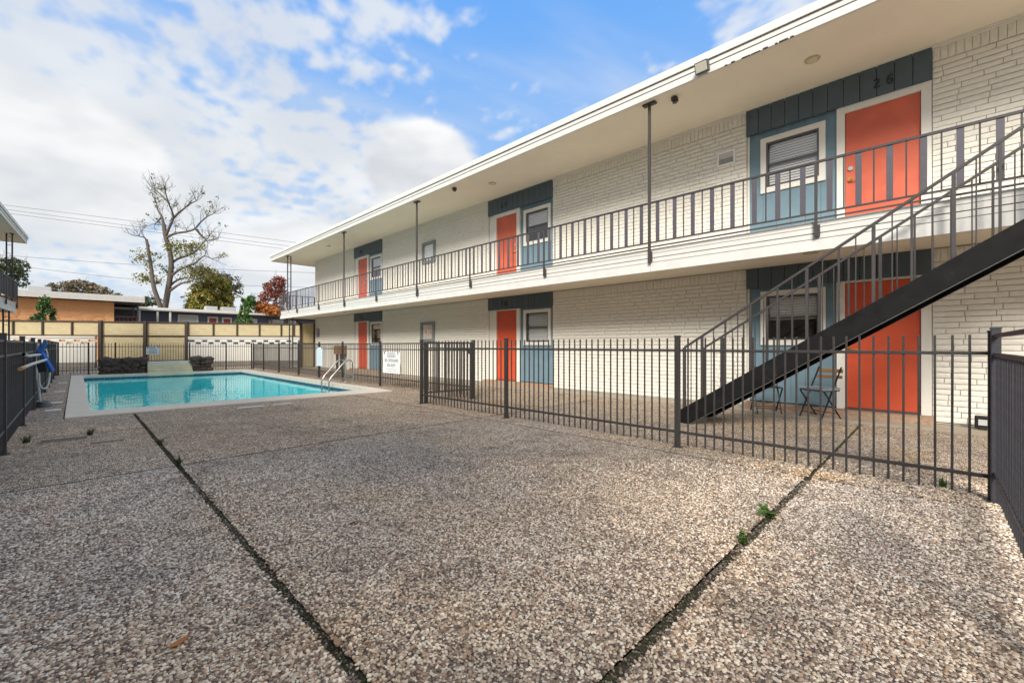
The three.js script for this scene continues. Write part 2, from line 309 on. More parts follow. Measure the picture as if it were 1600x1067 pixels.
// pool: coping stones, shell, waterline tiles, water
{
  const pool = sgroup('swimming_pool');
  const shell = [bx(PU0, PU1, PV0 - .05, PV0, -1.15, -.06), bx(PU0, PU1, PV1, PV1 + .05, -1.15, -.06), bx(PU0 - .05, PU0, PV0 - .05, PV1 + .05, -1.15, -.06), bx(PU1, PU1 + .05, PV0 - .05, PV1 + .05, -1.15, -.06), bx(PU0 - .05, PU1 + .05, PV0 - .05, PV1 + .05, -1.2, -1.15), bx(PU0, PU0 + .3, 1.2, 4.2, -1.15, -.55)];
  part('shell', shell, MT.pool, pool);
  const band = []; const tl = .15;
  for (let u = PU0 + .003; u < PU1 - tl; u += tl + .004) { band.push(bx(u, u + tl, PV1 - .008, PV1 + .001, -.21, -.05)); band.push(bx(u, u + tl, PV0 - .001, PV0 + .008, -.21, -.05)); }
  for (let v = PV0 + .01; v < PV1 - tl; v += tl + .004) { band.push(bx(PU1 - .008, PU1 + .001, v, v + tl, -.21, -.05)); band.push(bx(PU0 - .001, PU0 + .008, v, v + tl, -.21, -.05)); }
  const bm = part('waterline_tiles', band, MT.tile, pool); bm.userData.kind = 'stuff';
  const cop = (u0, u1, v0, v1) => { const al = u1 - u0 > v1 - v0, L = al ? u1 - u0 : v1 - v0, n = Math.round(L / 1.5); for (let i = 0; i < n; i++) { const a = i / n * L + .002, b = (i + 1) / n * L - .002; part('coping_stone', bev(al ? u0 + a : u0, al ? u0 + b : u1, al ? v0 : v0 + a, al ? v1 : v0 + b, -.08, .022 + rr(-.001, .001), .012), MT.coping, pool); } };
  cop(9.875, PU0 + .03, -.13, 5.655); cop(PU1 - .03, 23.41, -.13, 5.655); cop(PU0 + .034, PU1 - .034, -.13, PV0 + .03); cop(PU0 + .034, PU1 - .034, PV1 - .03, 5.655);
  // water: a solid body with a slightly rippled face
  const nv = 90, nu = 200, g = new THREE.PlaneGeometry(PV1 - PV0 - .002, PU1 - PU0 - .002, nv, nu); g.rotateX(-Math.PI / 2);
  g.translate((PV0 + PV1) / 2, -.13, -(PU0 + PU1) / 2);
  const p = g.attributes.position; for (let i = 0; i < p.count; i++) { const x = p.getX(i), z = p.getZ(i); p.setY(i, -.13 + .0030 * n3(x * 3.1, z * 2.0, 1) + .0020 * n3(x * 7, z * 5, 4)); }
  g.computeVertexNormals();
  const water = mesh('water', uvm(g), new THREE.MeshPhysicalMaterial({ color: new THREE.Color().setRGB(.68, .98, 1.0), transmission: 1, thickness: 0, roughness: .02, ior: 1.33, specularIntensity: .75 })); water.userData.kind = 'structure';
}
for (const [v0, v1, u0, u1, l] of [[2.12, 2.56, 9.22, 9.34, 'longer'], [2.72, 3.06, 9.26, 9.36, 'shorter']])
  one('depth_marker', bev(u0, u1, v0, v1, -.002, .005, .002), MT.white, l + ' of two white marker strips set in the deck before the pool', 'marker', 'white deck markers before the pool');
[[19.35, 'farthest'], [15.72, 'second farthest'], [12.81, 'third farthest'], [11.34, 'nearest']].forEach(([u, l]) => one('edge_marker', bev(u - .13, u + .13, -.39, -.19, -.002, .005, .002), MT.white, l + ' white marker tile between left fence and pool coping', 'marker', 'white tiles by the left coping'));
one('skimmer_lid', bev(7.62, 7.80, -.30, .10, -.002, .006, .002), MT.drain, 'grey rectangular drain cover strip in the deck near the left fence', 'drain cover');

one('stain_strip', bev(7.13, 7.21, .12, .42, -.002, .005, .002), MT.iron, 'dark narrow strip standing for a stain in the deck beside the left joint', 'drain');  // added strip stands in for a long dark stain
// apron and thresholds along the building
const apron = sgroup('wall_apron'); part('strip', [bx(-6, -.0, 8.265, 8.88, -.05, .018), bx(.0, 26, 8.265, 8.88, -.05, .0185)], MT.concrete, apron);

// ---------------------------------------------------------------- the white brick building
const VW = 8.90, VB = 7.36;                                   // wall face, balcony edge
const BAYS = [   // u0,u1 | door u0,u1 | window u0,u1 (outer trim) | blue panel u0,u1
  { b: [.07, 2.58], d: [.195, 1.10], w: [1.365, 2.352], p: [1.215, 2.535], tr: [[.075, .192], [1.103, 1.212], [2.538, 2.575]] },
  { b: [7.28, 9.812], d: [8.63, 9.48], w: [7.376, 8.373], p: [7.285, 8.50], tr: [[8.503, 8.627], [9.483, 9.60], [9.603, 9.807]] },
  { b: [16.33, 18.865], d: [17.68, 18.53], w: [16.426, 17.423], p: [16.335, 17.55], tr: [[17.553, 17.677], [18.533, 18.65], [18.653, 18.86]] },
];
const font = await new FontLoader().loadAsync('fonts/droid/droid_sans_regular.typeface.json');
function facade(name, label, opt) {
  const B = thing(name, label, 'building');
  const s = opt.mirror ? -1 : 1, X = v => s * v;
  const b = (u0, u1, v0, v1, h0, h1) => bx(u0, u1, X(v0), X(v1), h0, h1), c = (u0, u1, v0, v1, h0, h1, q) => bev(u0, u1, X(v0), X(v1), h0, h1, q);
  const U0 = -6, U1 = 23.4, inB = (u0, u1) => opt.bays.some(q => u1 > q.b[0] + .001 && u0 < q.b[1] - .001);
  // backing wall behind the bricks with openings left for the bays, and the body of the building
  const wall = new THREE.Group(); wall.name = 'wall'; B.add(wall);
  const back = []; let last = U0;
  for (const q of [...opt.bays, { b: [U1, U1] }]) { back.push(b(last, q.b[0], VW + .012, VW + .22, .02, 2.70), b(last, q.b[0], VW + .012, VW + .22, 2.88, 5.62)); last = q.b[1]; }
  back.push(b(U0, U1, VW + 6.8, VW + 7, 0, 5.6), b(U0, U0 + .2, VW + .22, VW + 6.8, 0, 5.6), b(U1 - .2, U1 - .012, VW + .22, VW + 6.8, 0, 5.6));
  part('mortar_backing', back, MT.mortar, wall);
  // bricks
  const bricks = [], CH = .0807, vary = [];
  for (let k = 0; k < 8; k++) {
    const g = new THREE.BoxGeometry(1, 1, 1, 4, 2, 1), p = g.attributes.position;
    for (let i = 0; i < p.count; i++) { const x = p.getX(i), y = p.getY(i), z = p.getZ(i); if (z > 0) { const e = Math.abs(x) > .49 || Math.abs(y) > .49; p.setZ(i, .5 + (e ? -.22 + .08 * n3(x * 5 + k * 3, y * 3, k) : .26 * n3(x * 4 + k * 7, y * 2 + k, 3.3))); p.setY(i, y * (e && Math.abs(y) > .49 ? 1 + .05 * n3(x * 4, k * 3.1, y * 9) : 1)); } }
    const keep = plain(g); const q = [], nn = keep.attributes.position;
    for (let i = 0; i < nn.count; i += 3) if (!(nn.getZ(i) < -.4 && nn.getZ(i + 1) < -.4 && nn.getZ(i + 2) < -.4)) for (let j = 0; j < 3; j++) q.push(nn.getX(i + j), nn.getY(i + j), nn.getZ(i + j));
    const o = new THREE.BufferGeometry(); o.setAttribute('position', new THREE.Float32BufferAttribute(q, 3)); o.computeVertexNormals();
    o.rotateY(-Math.PI / 2 * s); vary.push(o);      // face towards the court
  }
  const segs = []; last = U0; for (const q of [...opt.bays, { b: [U1, U1] }]) { segs.push([last, q.b[0]]); last = q.b[1]; }
  const course = (h, hh, L0, L1, soldier) => {
    for (const [a, e] of segs) {
      if (soldier) { const n = Math.max(1, Math.round((e - a) / .081)), w = (e - a) / n; for (let i = 0; i < n; i++) bricks.push([a + i * w + .0025, a + (i + 1) * w - .0025, h, h + hh - .006]); continue; }
      let u = a; const first = rr(.12, .3); let L = first;
      while (u < e - .01) { let x = Math.min(e, u + L); if (e - x < .07) x = e; bricks.push([u + .004, x - .004, h, h + CH - rr(.007, .011)]); u = x; L = rr(.28, .345); }
    }
  };
  for (let k = 0; k < 29; k++) course(.05 + k * CH, CH); course(2.392, .198, 0, 0, true);
  for (let k = 0; k < 30; k++) course(2.912 + k * CH, CH); course(5.335, .215, 0, 0, true);
  // those that show largest from the court become parts of their own
  const score = q => { const u = (q[0] + q[1]) / 2, h = (q[2] + q[3]) / 2, d = u * CA + VW * SA, Xc = VW * CA - u * SA; return (Math.abs(Xc / d) < 1.19 && u > -.75 && !(h > 5.8)) ? (q[1] - q[0]) * (q[3] - q[2]) / d ** 3 : 0; };
  const rank = opt.single ? new Set(bricks.map((q, i) => [score(q), i]).sort((p, q) => q[0] - p[0]).slice(0, 300).map(q => q[1])) : new Set();
  const rest = [];
  bricks.forEach((q, i) => {
    const g = vary[(rnd() * 8) | 0], w = q[1] - q[0], h = q[3] - q[2], dep = .026, pr = rr(-.002, .006);
    const px = X(VW - pr), py = (q[2] + q[3]) / 2, pz = -(q[0] + q[1]) / 2;
    const n = g.clone(); n.scale(dep, h, w); n.translate(px, py, pz);
    n.computeVertexNormals(); uvm(n);
    if (rank.has(i)) mesh('brick', n, MT.brick, wall); else rest.push(n);
  });
  const st = part('brickwork', rest, MT.brick, wall); st.userData.kind = 'stuff';
  // end wall, plain painted block courses
  part('end_wall', b(U1 - .01, U1 + .06, VW, VW + 7, .0, 5.6), MT.white, B);
  // roof: stepped edge boards and soffit
  const roof = new THREE.Group(); roof.name = 'roof'; B.add(roof);
  const RV = 7.16, RU = 24.95;
  part('soffit', b(U0, RU - .06, RV + .05, VW + 7, 5.575, 5.62), MT.soffit, roof);
  for (let u = U0; u < RU - .1; u += 4.4) { const e = Math.min(RU, u + 4.394); part('edge_board', c(u, e, RV + .012, RV + .06, 5.555, 5.664, .004), MT.white, roof); part('edge_board', c(u, e, RV + .0, RV + .06, 5.678, 5.745, .004), MT.white, roof); }
  part('gravel_stop', [c(U0, RU + .03, RV - .03, RV + .06, 5.760, 5.80, .006), c(U0, RU + .03, RV - .022, RV + .3, 5.80, 5.885, .012)], MT.white, roof);
  part('end_board', c(RU - .045, RU + .005, RV + .06, VW + 7, 5.555, 5.80, .004), MT.white, roof);
  part('roof_deck', b(U0, RU + .02, RV + .1, VW + 7, 5.63, 5.86), MT.roofwhite, roof);
  part('wall_moulding', [c(U0, U1 + .05, VW - .055, VW + .0, 5.553, 5.577, .004), c(U0, U1, VW - .035, VW, 5.53, 5.5525, .003)], MT.trim, roof);
  if (opt.extras) for (let k = 0; k < 9; k++) { const u = 1.45 + k * .11 + rr(-.03, .03), L = rr(.03, .13); part('bare_wood_chip', c(u, u + L, RV + .008, RV + .03, 5.553, 5.558 + rr(.004, .016), .002), MT.brown, roof); }
  part('vent_pipe', b(23.1, 23.2, 7.6, 7.7, 5.86, 6.12), MT.iron, roof);
  // balcony
  const bal = new THREE.Group(); bal.name = 'balcony'; B.add(bal);
  const EU = 24.15, FV = 7.415;
  part('floor', b(U0, EU - .03, FV + .03, VW + .02, 2.68, 2.90), MT.coping, bal);
  part('ceiling', [b(U0, EU - .03, FV + .03, VW - .045, 2.592, 2.64), b(U1 + .065, EU - .03, VW - .045, VW + 5, 2.592, 2.90)], MT.soffit, bal);
  [[2.850, 2.93, 0], [2.766, 2.838, .008], [2.686, 2.754, .002], [2.515, 2.673, .014]].forEach(([h0, h1, o]) => { for (let u = U0; u < EU - .1; u += 4.88) part('edge_board', c(u, Math.min(EU, u + 4.874), FV - o, FV + .028, h0 + rr(-.001, .001), h1, .005), MT.white, bal); part('edge_board', c(EU - .028, EU + o, FV + .03, VW + 5, h0, h1, .005), MT.white, bal); });
  // slender steel columns
  for (const [u, dbl] of [[3.757, 0], [11.40, 0], [16.52, 0], [22.9, 1]].filter(q => opt.cols || q[0] > 11)) {
    const col = [], o = dbl ? [-.075, .075] : [0];
    for (const k of o) col.push(c(u - .022, u + .022, VB + k + (dbl ? .075 : 0) - .022, VB + k + (dbl ? .075 : 0) + .022, dbl ? 2.9 : 2.665, 5.573, .004));
    col.push(b(u - .12, u + .12, VB - .04, VB + .06, 5.545, 5.5745));
    if (dbl) for (let h = 2.8; h < 5.5; h += .33) col.push(b(u - .008, u + .008, VB + .022, VB + .128, h, h + .016));
    part('column', col, MT.rail, B);
    if (dbl) { const lo = []; for (const k of o) lo.push(c(u - .025, u + .025, VB + .16 + k - .025, VB + .16 + k + .025, 0, 2.59, .004)); for (let h = .3; h < 2.4; h += .33) lo.push(b(u - .008, u + .008, VB + .11, VB + .21, h, h + .016)); part('column', lo, MT.rail, B); }
  }
  // railing
  const rl = new THREE.Group(); rl.name = 'railing'; B.add(rl);
  const ps = [-1.28, 1.237, 3.757, 6.28, 8.86, 11.40, 13.97, 16.52, 19.06, 21.66, 24.08];
  part('top_rail', c(-1.28, 24.10, VB - .019, VB + .019, 3.738, 3.768, .004), MT.rail, rl);
  part('bottom_rail', c(-1.28, 24.10, VB - .012, VB + .012, 3.022, 3.046, .003), MT.rail, rl);
  part('toe_rail', c(-1.28, 24.10, VB - .010, VB + .010, 2.944, 2.964, .003), MT.rail, rl);
  ps.forEach((u, i) => {
    part('post', [c(u - .017, u + .017, VB - .017, VB + .017, 2.70, 3.738, .003), c(u - .045, u + .02, VB - .0, VB + .034, 2.70, 2.87, .003)], MT.rail, rl);
    if (i === ps.length - 1) return;
    const w = (ps[i + 1] - u) / 16;
    for (let k = 1; k < 16; k++) { const q = u + k * w; k % 2 ? part('flat_baluster', c(q - .033, q + .033, VB - .007, VB + .007, 3.047, 3.737, .002), MT.slat, rl) : part('baluster', c(q - .0085, q + .0085, VB - .0085, VB + .0085, 3.047, 3.737, .002), MT.rail, rl); }
  });
  part('top_rail', c(24.06, 24.10, VB + .02, VB + 4, 3.738, 3.768, .004), MT.rail, rl); part('bottom_rail', c(24.07, 24.09, VB + .02, VB + 4, 3.022, 3.046, .003), MT.rail, rl);
  for (let k = 1; k < 25; k++) part(k % 2 ? 'flat_baluster' : 'baluster', c(24.08 - .007, 24.08 + .007, VB + k * .157 - (k % 2 ? .033 : .008), VB + k * .157 + (k % 2 ? .033 : .008), 3.047, 3.737, .002), k % 2 ? MT.slat : MT.rail, rl);
  // bays: door, window, siding on both storeys
  for (const q of opt.bays) for (const up of [0, 1]) {
    const o = up ? 2.795 : 0, base = up ? 2.93 : .155, ft = up ? 5.553 : 2.59, fb = up ? 5.09 : 2.222, i = opt.bays.indexOf(q);
    const [p0, p1] = q.p, [w0, w1] = q.w, wh0 = 1.17 + o, wh1 = 2.157 + o + (up ? .02 : 0), S = VW + .045;
    // header boards
    const nb = 12, wB = (q.b[1] - q.b[0]) / nb;
    for (let k = 0; k < nb; k++) part('header_board', c(q.b[0] + k * wB + .003, q.b[0] + (k + 1) * wB - .003, VW - .042, VW + .02, fb + rr(-.003, .002), ft, .004), MT.slate, B);
    // backing that closes the opening
    part('bay_backing', [b(q.d[1] - .001, w0 > q.d[1] ? w0 + .1 : q.b[1], S + .03, S + .12, base - .1, ft), ...(w0 > q.d[1] ? [b(q.b[0], q.d[0], S + .03, S + .12, base - .1, ft), b(w1 - .1, q.b[1], S + .03, S + .12, base - .1, ft)] : [b(q.b[0], w0 + .1, S + .03, S + .12, base - .1, ft), b(w1 - .1, q.d[0], S + .03, S + .12, base - .1, ft)]), b(w0 + .1, w1 - .1, S + .03, S + .119, base - .1, wh0 + .08), b(w0 + .1, w1 - .1, S + .03, S + .119, wh1 - .08, ft), b(q.d[0], q.d[1] - .001, S + .03, S + .118, 2.2 + o, ft)], MT.slate, B);
    // vertical siding boards round the window
    const bw = (p1 - p0) / 6;
    for (let k = 0; k < 6; k++) {
      const a = p0 + k * bw + .0015, e = p0 + (k + 1) * bw - .0015;
      part('siding_board', c(a, e, S - .002, S + .029, base - .015, wh0 + .05, .003), MT.blue, B);
      if (fb - wh1 > -.05) part('siding_board', c(a, e, S - .002, S + .029, wh1 - .05, fb + .1, .003), MT.blue, B);
    }
    part('siding_board', c(p0 + .0015, w0 + .06, S - .001, S + .029, wh0 + .05, wh1 - .05, .003), MT.blue, B);
    part('siding_board', c(w1 - .06, p1 - .0015, S - .001, S + .029, wh0 + .05, wh1 - .05, .003), MT.blue, B);
    // white trim boards beside the door
    q.tr.forEach(([a, e], k) => part('trim_board', c(a, e, VW - .005 + (k === 2 ? .03 : 0), S + .025, base - .03, fb + (k === 2 ? .05 : -.002), .004), MT.trim, B));
    part('trim_board', c(q.d[0] - .003, q.d[1] + .003, VW - .004, S + .025, 2.19 + o, fb - .002, .003), MT.trim, B);
    // door
    const D = new THREE.Group(); D.name = 'door'; B.add(D);
    part('leaf', c(q.d[0] + .003, q.d[1] - .003, S - .005, S + .04, base, 2.186 + o, .004), up ? MT.coral : MT.orange, D);
    const kn = i === 0 ? q.d[1] - .07 : q.d[0] + .07, kx = X(S - .005);
    const disc = (h, r, t, m2, nm) => { const g = new THREE.CylinderGeometry(r, r * 1.05, t, 18); g.rotateZ(Math.PI / 2); g.translate(kx - s * t / 2, h, -kn); part(nm, uvm(plain(g)), m2, D); };
    disc(base + 1.13, .034, .022, MT.steel, 'deadbolt'); disc(base + .95, .03, .03, MT.brass, 'handle_plate');
    const kd = i === 0 ? -1 : 1; part('handle', tube([new THREE.Vector3(kx - s * .03, base + .95, -kn), new THREE.Vector3(kx - s * .055, base + .95, -kn), new THREE.Vector3(kx - s * .06, base + .948, -(kn + kd * .05)), new THREE.Vector3(kx - s * .058, base + .942, -(kn + kd * .11))], .009, 16, 8), MT.brass, D);
    part('threshold', c(q.d[0], q.d[1], VW - .02, S + .04, base - .028, base - .002, .003), up ? MT.trim : MT.alu, D);
    // window
    const Wn = new THREE.Group(); Wn.name = 'window'; B.add(Wn);
    const t = .092, ring = (a, e, h0, h1, t, v0, v1, nm, m2) => { part(nm, [c(a, e, v0, v1, h1 - t, h1, .004), c(a, e, v0, v1, h0, h0 + t, .004), c(a, a + t, v0, v1, h0 + t, h1 - t, .004), c(e - t, e, v0, v1, h0 + t, h1 - t, .004)], m2, Wn); };
    ring(w0, w1, wh0, wh1, t, VW + .012, S + .028, 'casing', MT.trim);
    const g0 = w0 + t, g1 = w1 - t, a0 = wh0 + t, a1 = wh1 - t, mid = (a0 + a1) / 2;
    ring(g0, g1, a0, a1, .03, S - .012, S + .03, 'sash_frame', MT.alu);
    part('meeting_rail', c(g0 + .03, g1 - .03, S - .008, S + .03, mid - .018, mid + .018, .003), MT.alu, Wn);
    part('pane', b(g0 + .03, g1 - .03, S + .004, S + .008, mid + .018, a1 - .03), MT.glass, Wn);
    part('pane', b(g0 + .03, g1 - .03, S + .014, S + .018, a0 + .03, mid - .018), MT.glass, Wn);
    const full = up ? (i === 2 ? .62 : i === 1 ? .5 : 1) : (i === 1 ? 1 : i === 0 ? .55 : .25), low = a1 - .03 - (a1 - a0 - .06) * full;
    let kS = 0; for (let h = a1 - .05; h > low + .01; h -= .046, kS++) { const g = new THREE.BoxGeometry(.003, .050, g1 - g0 - .075); g.rotateZ(-s * (up ? .5 : .6)); g.translate(X(S + .062), h, -(g0 + g1) / 2 + rr(-.002, .002)); part('blind_slat', uvm(plain(g)), MT.blind, Wn); }
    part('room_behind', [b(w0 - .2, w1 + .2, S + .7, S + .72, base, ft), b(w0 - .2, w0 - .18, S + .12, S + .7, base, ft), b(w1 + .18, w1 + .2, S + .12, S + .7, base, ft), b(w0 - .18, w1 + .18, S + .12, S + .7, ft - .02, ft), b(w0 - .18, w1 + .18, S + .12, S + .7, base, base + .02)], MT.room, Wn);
    // step and sill below the lower bay
    if (!up) part('door_step', c(q.b[0] - .02, q.b[1] + .01, VW - .255, VW + .02, .005, .122 + .004 * i, .012), MT.sill, B);
    // numbers
    const txt = opt.numbers?.[i]?.[up];
    if (txt) { let off = 0; for (const ch of txt) { const g = new TextGeometry(ch, { font, size: .135, depth: .012, curveSegments: 6 }); g.computeBoundingBox(); g.rotateY(-Math.PI / 2); const nu = (q.d[0] + q.d[1]) / 2 + (i === 0 ? -.02 : .06) + .12 - off; g.translate(VW - .046, fb + (up ? .125 : .10), -nu); part('number', uvm(plain(g)), MT.black, B); off += .155; } }
  }
  if (!opt.extras) return B;
  // two small framed openings on the long wall and a picture by the upper door
  for (const [h0, h1, u0, u1, nm] of [[4.10, 4.86, 12.57, 13.37, 'upper'], [1.29, 2.0, 12.61, 13.48, 'lower']]) {
    const Wn = new THREE.Group(); Wn.name = 'small_window'; B.add(Wn);
    part('frame', [c(u0, u1, VW - .06, VW + .01, h1 - .1, h1), c(u0, u1, VW - .06, VW + .01, h0, h0 + .1), c(u0, u0 + .11, VW - .06, VW + .01, h0 + .1, h1 - .1), c(u1 - .11, u1, VW - .06, VW + .01, h0 + .1, h1 - .1)], painted([.20, .225, .22], .5, { z: 51 }), Wn);
    part('pane', b(u0 + .11, u1 - .11, VW - .026, VW - .022, h0 + .1, h1 - .1), MT.glass, Wn);
    part('curtain', (() => { const g = new THREE.PlaneGeometry(u1 - u0 - .22, h1 - h0 - .2, 40, 1), p = g.attributes.position; for (let i = 0; i < p.count; i++) p.setZ(i, .006 * Math.sin(p.getX(i) * 60) + .003 * n3(p.getX(i) * 20, 0, 1)); g.rotateY(-Math.PI / 2); g.translate(VW - .012, (h0 + h1) / 2, -(u0 + u1) / 2); g.computeVertexNormals(); return uvm(plain(g)); })(), mat(nm === 'upper' ? [.55, .56, .53] : [.42, .44, .45], .9), Wn);
  }
  // soffit lights
  for (const [u, v, h] of [[1.39, 7.99, 5.575], [8.64, 7.98, 5.575], [19.3, 7.9, 5.575], [1.4, 7.95, 2.592], [17.9, 7.96, 2.592]]) { const g = new THREE.CylinderGeometry(.085, .07, .022, 28), r = new THREE.TorusGeometry(.09, .012, 8, 30); r.rotateX(Math.PI / 2); r.translate(v, h - .006, -u); g.translate(v, h - .010, -u); const Lg = new THREE.Group(); Lg.name = 'ceiling_light'; B.add(Lg); part('lens', uvm(plain(g)), mat([.62, .55, .36], .5), Lg); part('ring', uvm(plain(r)), mat([.5, .43, .27], .5), Lg); }
  return B;
}
const building = facade('apartment_building', 'long two storey white brick apartment building with orange doors and balcony', { bays: BAYS, single: true, cols: true, extras: true, numbers: [['', '26'], ['18', '21'], ['19', '20']] });
{ // the matching building across the court, a little out of parallel
  const g = facade('apartment_building', 'matching building across the court, only its balcony corner at left edge', { mirror: true, bays: [BAYS[1], BAYS[2]], cols: false });
  g.rotation.y = -2.7 * Math.PI / 180;
  const lx = -7.16, lz = -24.95, th = g.rotation.y, tx = lx * Math.cos(th) + lz * Math.sin(th), tz = -lx * Math.sin(th) + lz * Math.cos(th);
  g.position.set(-1.48 - tx, 0, -28.1 - tz);
}
// things fixed to the building
{
  const fl = thing('security_floodlight', 'square floodlight fixed on the white roof edge', 'floodlight'); const c0 = V3(7.06, 5.62, 2.70);
  const g = bev(-.105, .105, -.045, .045, -.085, .085, .012); g.rotateZ(.35); g.translate(c0.x, c0.y, c0.z); part('housing', g, MT.alu, fl);
  const l = bev(-.088, .088, -.052, -.044, -.068, .068, .003); l.rotateZ(.35); l.translate(c0.x, c0.y, c0.z); part('lens', l, mat([.50, .47, .38], .25), fl); part('bracket', bx(2.68, 2.72, 7.06, 7.14, 5.60, 5.66), MT.alu, fl);
  [[3.34, 7.49, 'nearest'], [9.65, 7.46, 'second']].forEach(([u, v, l]) => { const k = thing('soffit_lamp', l === 'nearest' ? 'small dark lamp box under the roof beside the near column' : 'small dark lamp box under the roof above second number door', 'lamp', 'lamp boxes under the roof'); part('box', bev(u - .05, u + .05, v - .05, v + .05, 5.50, 5.57, .01), MT.rail, k); const lg = new THREE.CylinderGeometry(.035, .04, .03, 14); lg.translate(v, 5.488, -u); part('lens', uvm(plain(lg)), MT.alu, k); });
  const pic = thing('wall_plaque', 'small framed landscape picture on white brick beside upper blue window', 'picture'); const [a, e, h0, h1] = [2.772, 3.10, 4.655, 4.925];
  part('frame', [bev(a, e, VW - .045, VW - .012, h1 - .03, h1), bev(a, e, VW - .045, VW - .012, h0, h0 + .03), bev(a, a + .03, VW - .045, VW - .012, h0 + .03, h1 - .03), bev(e - .03, e, VW - .045, VW - .012, h0 + .03, h1 - .03)], mat([.84, .82, .74], .5), pic);
  const im = tex(64, (x, y) => { const m = .42 + .25 * tn(x, y, 4, 3, 4), r = .3 + .35 * tn(x, y, 6, 5, 4); if (y > m + .1) return [.68 + .1 * y, .68 + .08 * y, .68 + .08 * y]; const q = cl(.26 + r); return [q, q * 1.02, q * .98]; });
  const pg = new THREE.PlaneGeometry(e - a - .06, h1 - h0 - .06); pg.rotateY(-Math.PI / 2); pg.translate(VW - .024, (h0 + h1) / 2, -(a + e) / 2); part('print', plain(pg), new THREE.MeshStandardMaterial({ map: im, roughness: .4 }), pic);
  // corner gate at the far end of the building, with its steel header
  const gt = thing('side_gate', 'tall narrow wooden gate in brown steel frame at far building corner', 'gate');
  part('post', bev(23.55, 23.66, 8.18, 8.29, 0, 2.34, .006), MT.brown, gt); part('post', bev(23.55, 23.66, 8.86, 8.95, 0, 2.34, .006), MT.brown, gt);
  part('header', bev(23.56, 23.65, 7.45, 8.95, 2.42, 2.51, .006), MT.brown, gt); part('brace', [bar(V3(8.0, 2.42, 23.6), V3(8.24, 2.2, 23.6), .05), bev(23.57, 23.64, 8.29, 8.86, 1.22, 1.28)], MT.brown, gt);
  MT.wood = new THREE.MeshStandardMaterial({ roughness: .85, bumpMap: grainBump, bumpScale: .001, map: tex(512, (x, y) => { const g = tn(x, y * 1, 3, 5, 3) * .35 + .22 * n3(x * 6, y * 90, 4) + .12 * n3(x * 11, y * 190, 9), m = 1 + g, k = sst(.3, .5, tn(x, y, 9, 15, 3)) * .25; return [cl(L2S(.51 * m * (1 - k))), cl(L2S(.425 * m * (1 - k))), cl(L2S(.25 * m * (1 - k * .5)))]; }) });
  for (let k = 0; k < 4; k++) part('board', bev(23.585, 23.61, 8.295 + k * .141, 8.43 + k * .141, .06, 2.25, .004), MT.wood, gt);
  const pl = thing('wall_sign', 'small purple and white sign on the far end of the brick wall', 'sign'); part('plate', bev(22.85, 23.15, VW - .04, VW - .02, 1.60, 2.02), mat([.13, .10, .24], .5), pl);
  part('print', [bev(22.93, 23.07, VW - .043, VW - .039, 1.86, 1.96), bev(22.95, 23.05, VW - .043, VW - .039, 1.76, 1.82), bev(22.95, 23.05, VW - .043, VW - .039, 1.66, 1.71)], mat([.6, .6, .65], .6), pl);
}

// ---------------------------------------------------------------- outside stair
{
  const T = thing('metal_staircase', 'black steel outdoor staircase with grey railings rising to the balcony', 'staircase');
  const K = .651, top = u => .233 + (2.72 - u) * K;              // upper edge of the stringers
  for (const v of [6.40, 7.26]) {
    const s = new THREE.Shape(), u0 = 2.78, u1 = -1.55, w = .285;
    s.moveTo(-u0, Math.max(.0, top(u0))); s.lineTo(-u1, top(u1)); s.lineTo(-u1, top(u1) - w); s.lineTo(-(2.72 - (.004 + w - .233) / K), .004); s.lineTo(-u0, .004); s.closePath();
    const g = new THREE.ExtrudeGeometry(s, { depth: .012, bevelEnabled: false, steps: 1 }); g.rotateY(-Math.PI / 2); g.translate(v + .006, 0, 0);
    const st = new THREE.Group(); st.name = 'stringer'; T.add(st);
    part('web', uvm(plain(g)), MT.stringer, st);
    const fv = v + (v < 7 ? .032 : -.032), lo = 2.72 - (.02 + w - .233) / K;
    part('flange', [rake(lo, .012, u1, top(u1) - w - .006, fv, .065, .012), rake(u0, top(u0) - .012, u1, top(u1) - .012, fv, .065, .011)], MT.stringer, st);
    part('worn_edge', [rake(lo, .010, u1, top(u1) - w - .007, v < 7 ? v - .008 : v + .008, .009, .007)], MT.worn, st);
  }
  let k = 0; for (let h = .12; h < 2.8; h += .1805, k++) { const u = 2.72 - (h - .02) / K; part('tread', [bev(u - .135, u + .135, 6.42, 7.24, h + .06, h + .10, .005)], MT.stringer, T); }
  for (const v of [6.432, 7.228]) {
    const R = new THREE.Group(); R.name = 'railing'; T.add(R);
    part('handrail', rake(2.72, 1.115, -1.5, 1.115 + 4.22 * K, v, .036, .034), MT.rail, R);
    let i = 0; for (let u = 2.62; u > -1.4; u -= .1605, i++) { const w = i % 4 === 1 ? .034 : i % 2 ? .022 : .0125; part(i % 4 === 1 ? 'post' : 'baluster', bev(u - w / 2, u + w / 2, v - w / 2, v + w / 2, top(u) - .06, top(u) + .892, .002), MT.rail, R); }
    part('newel', bev(2.70, 2.74, v - .02, v + .02, .02, 1.135, .003), MT.rail, R);
  }
}

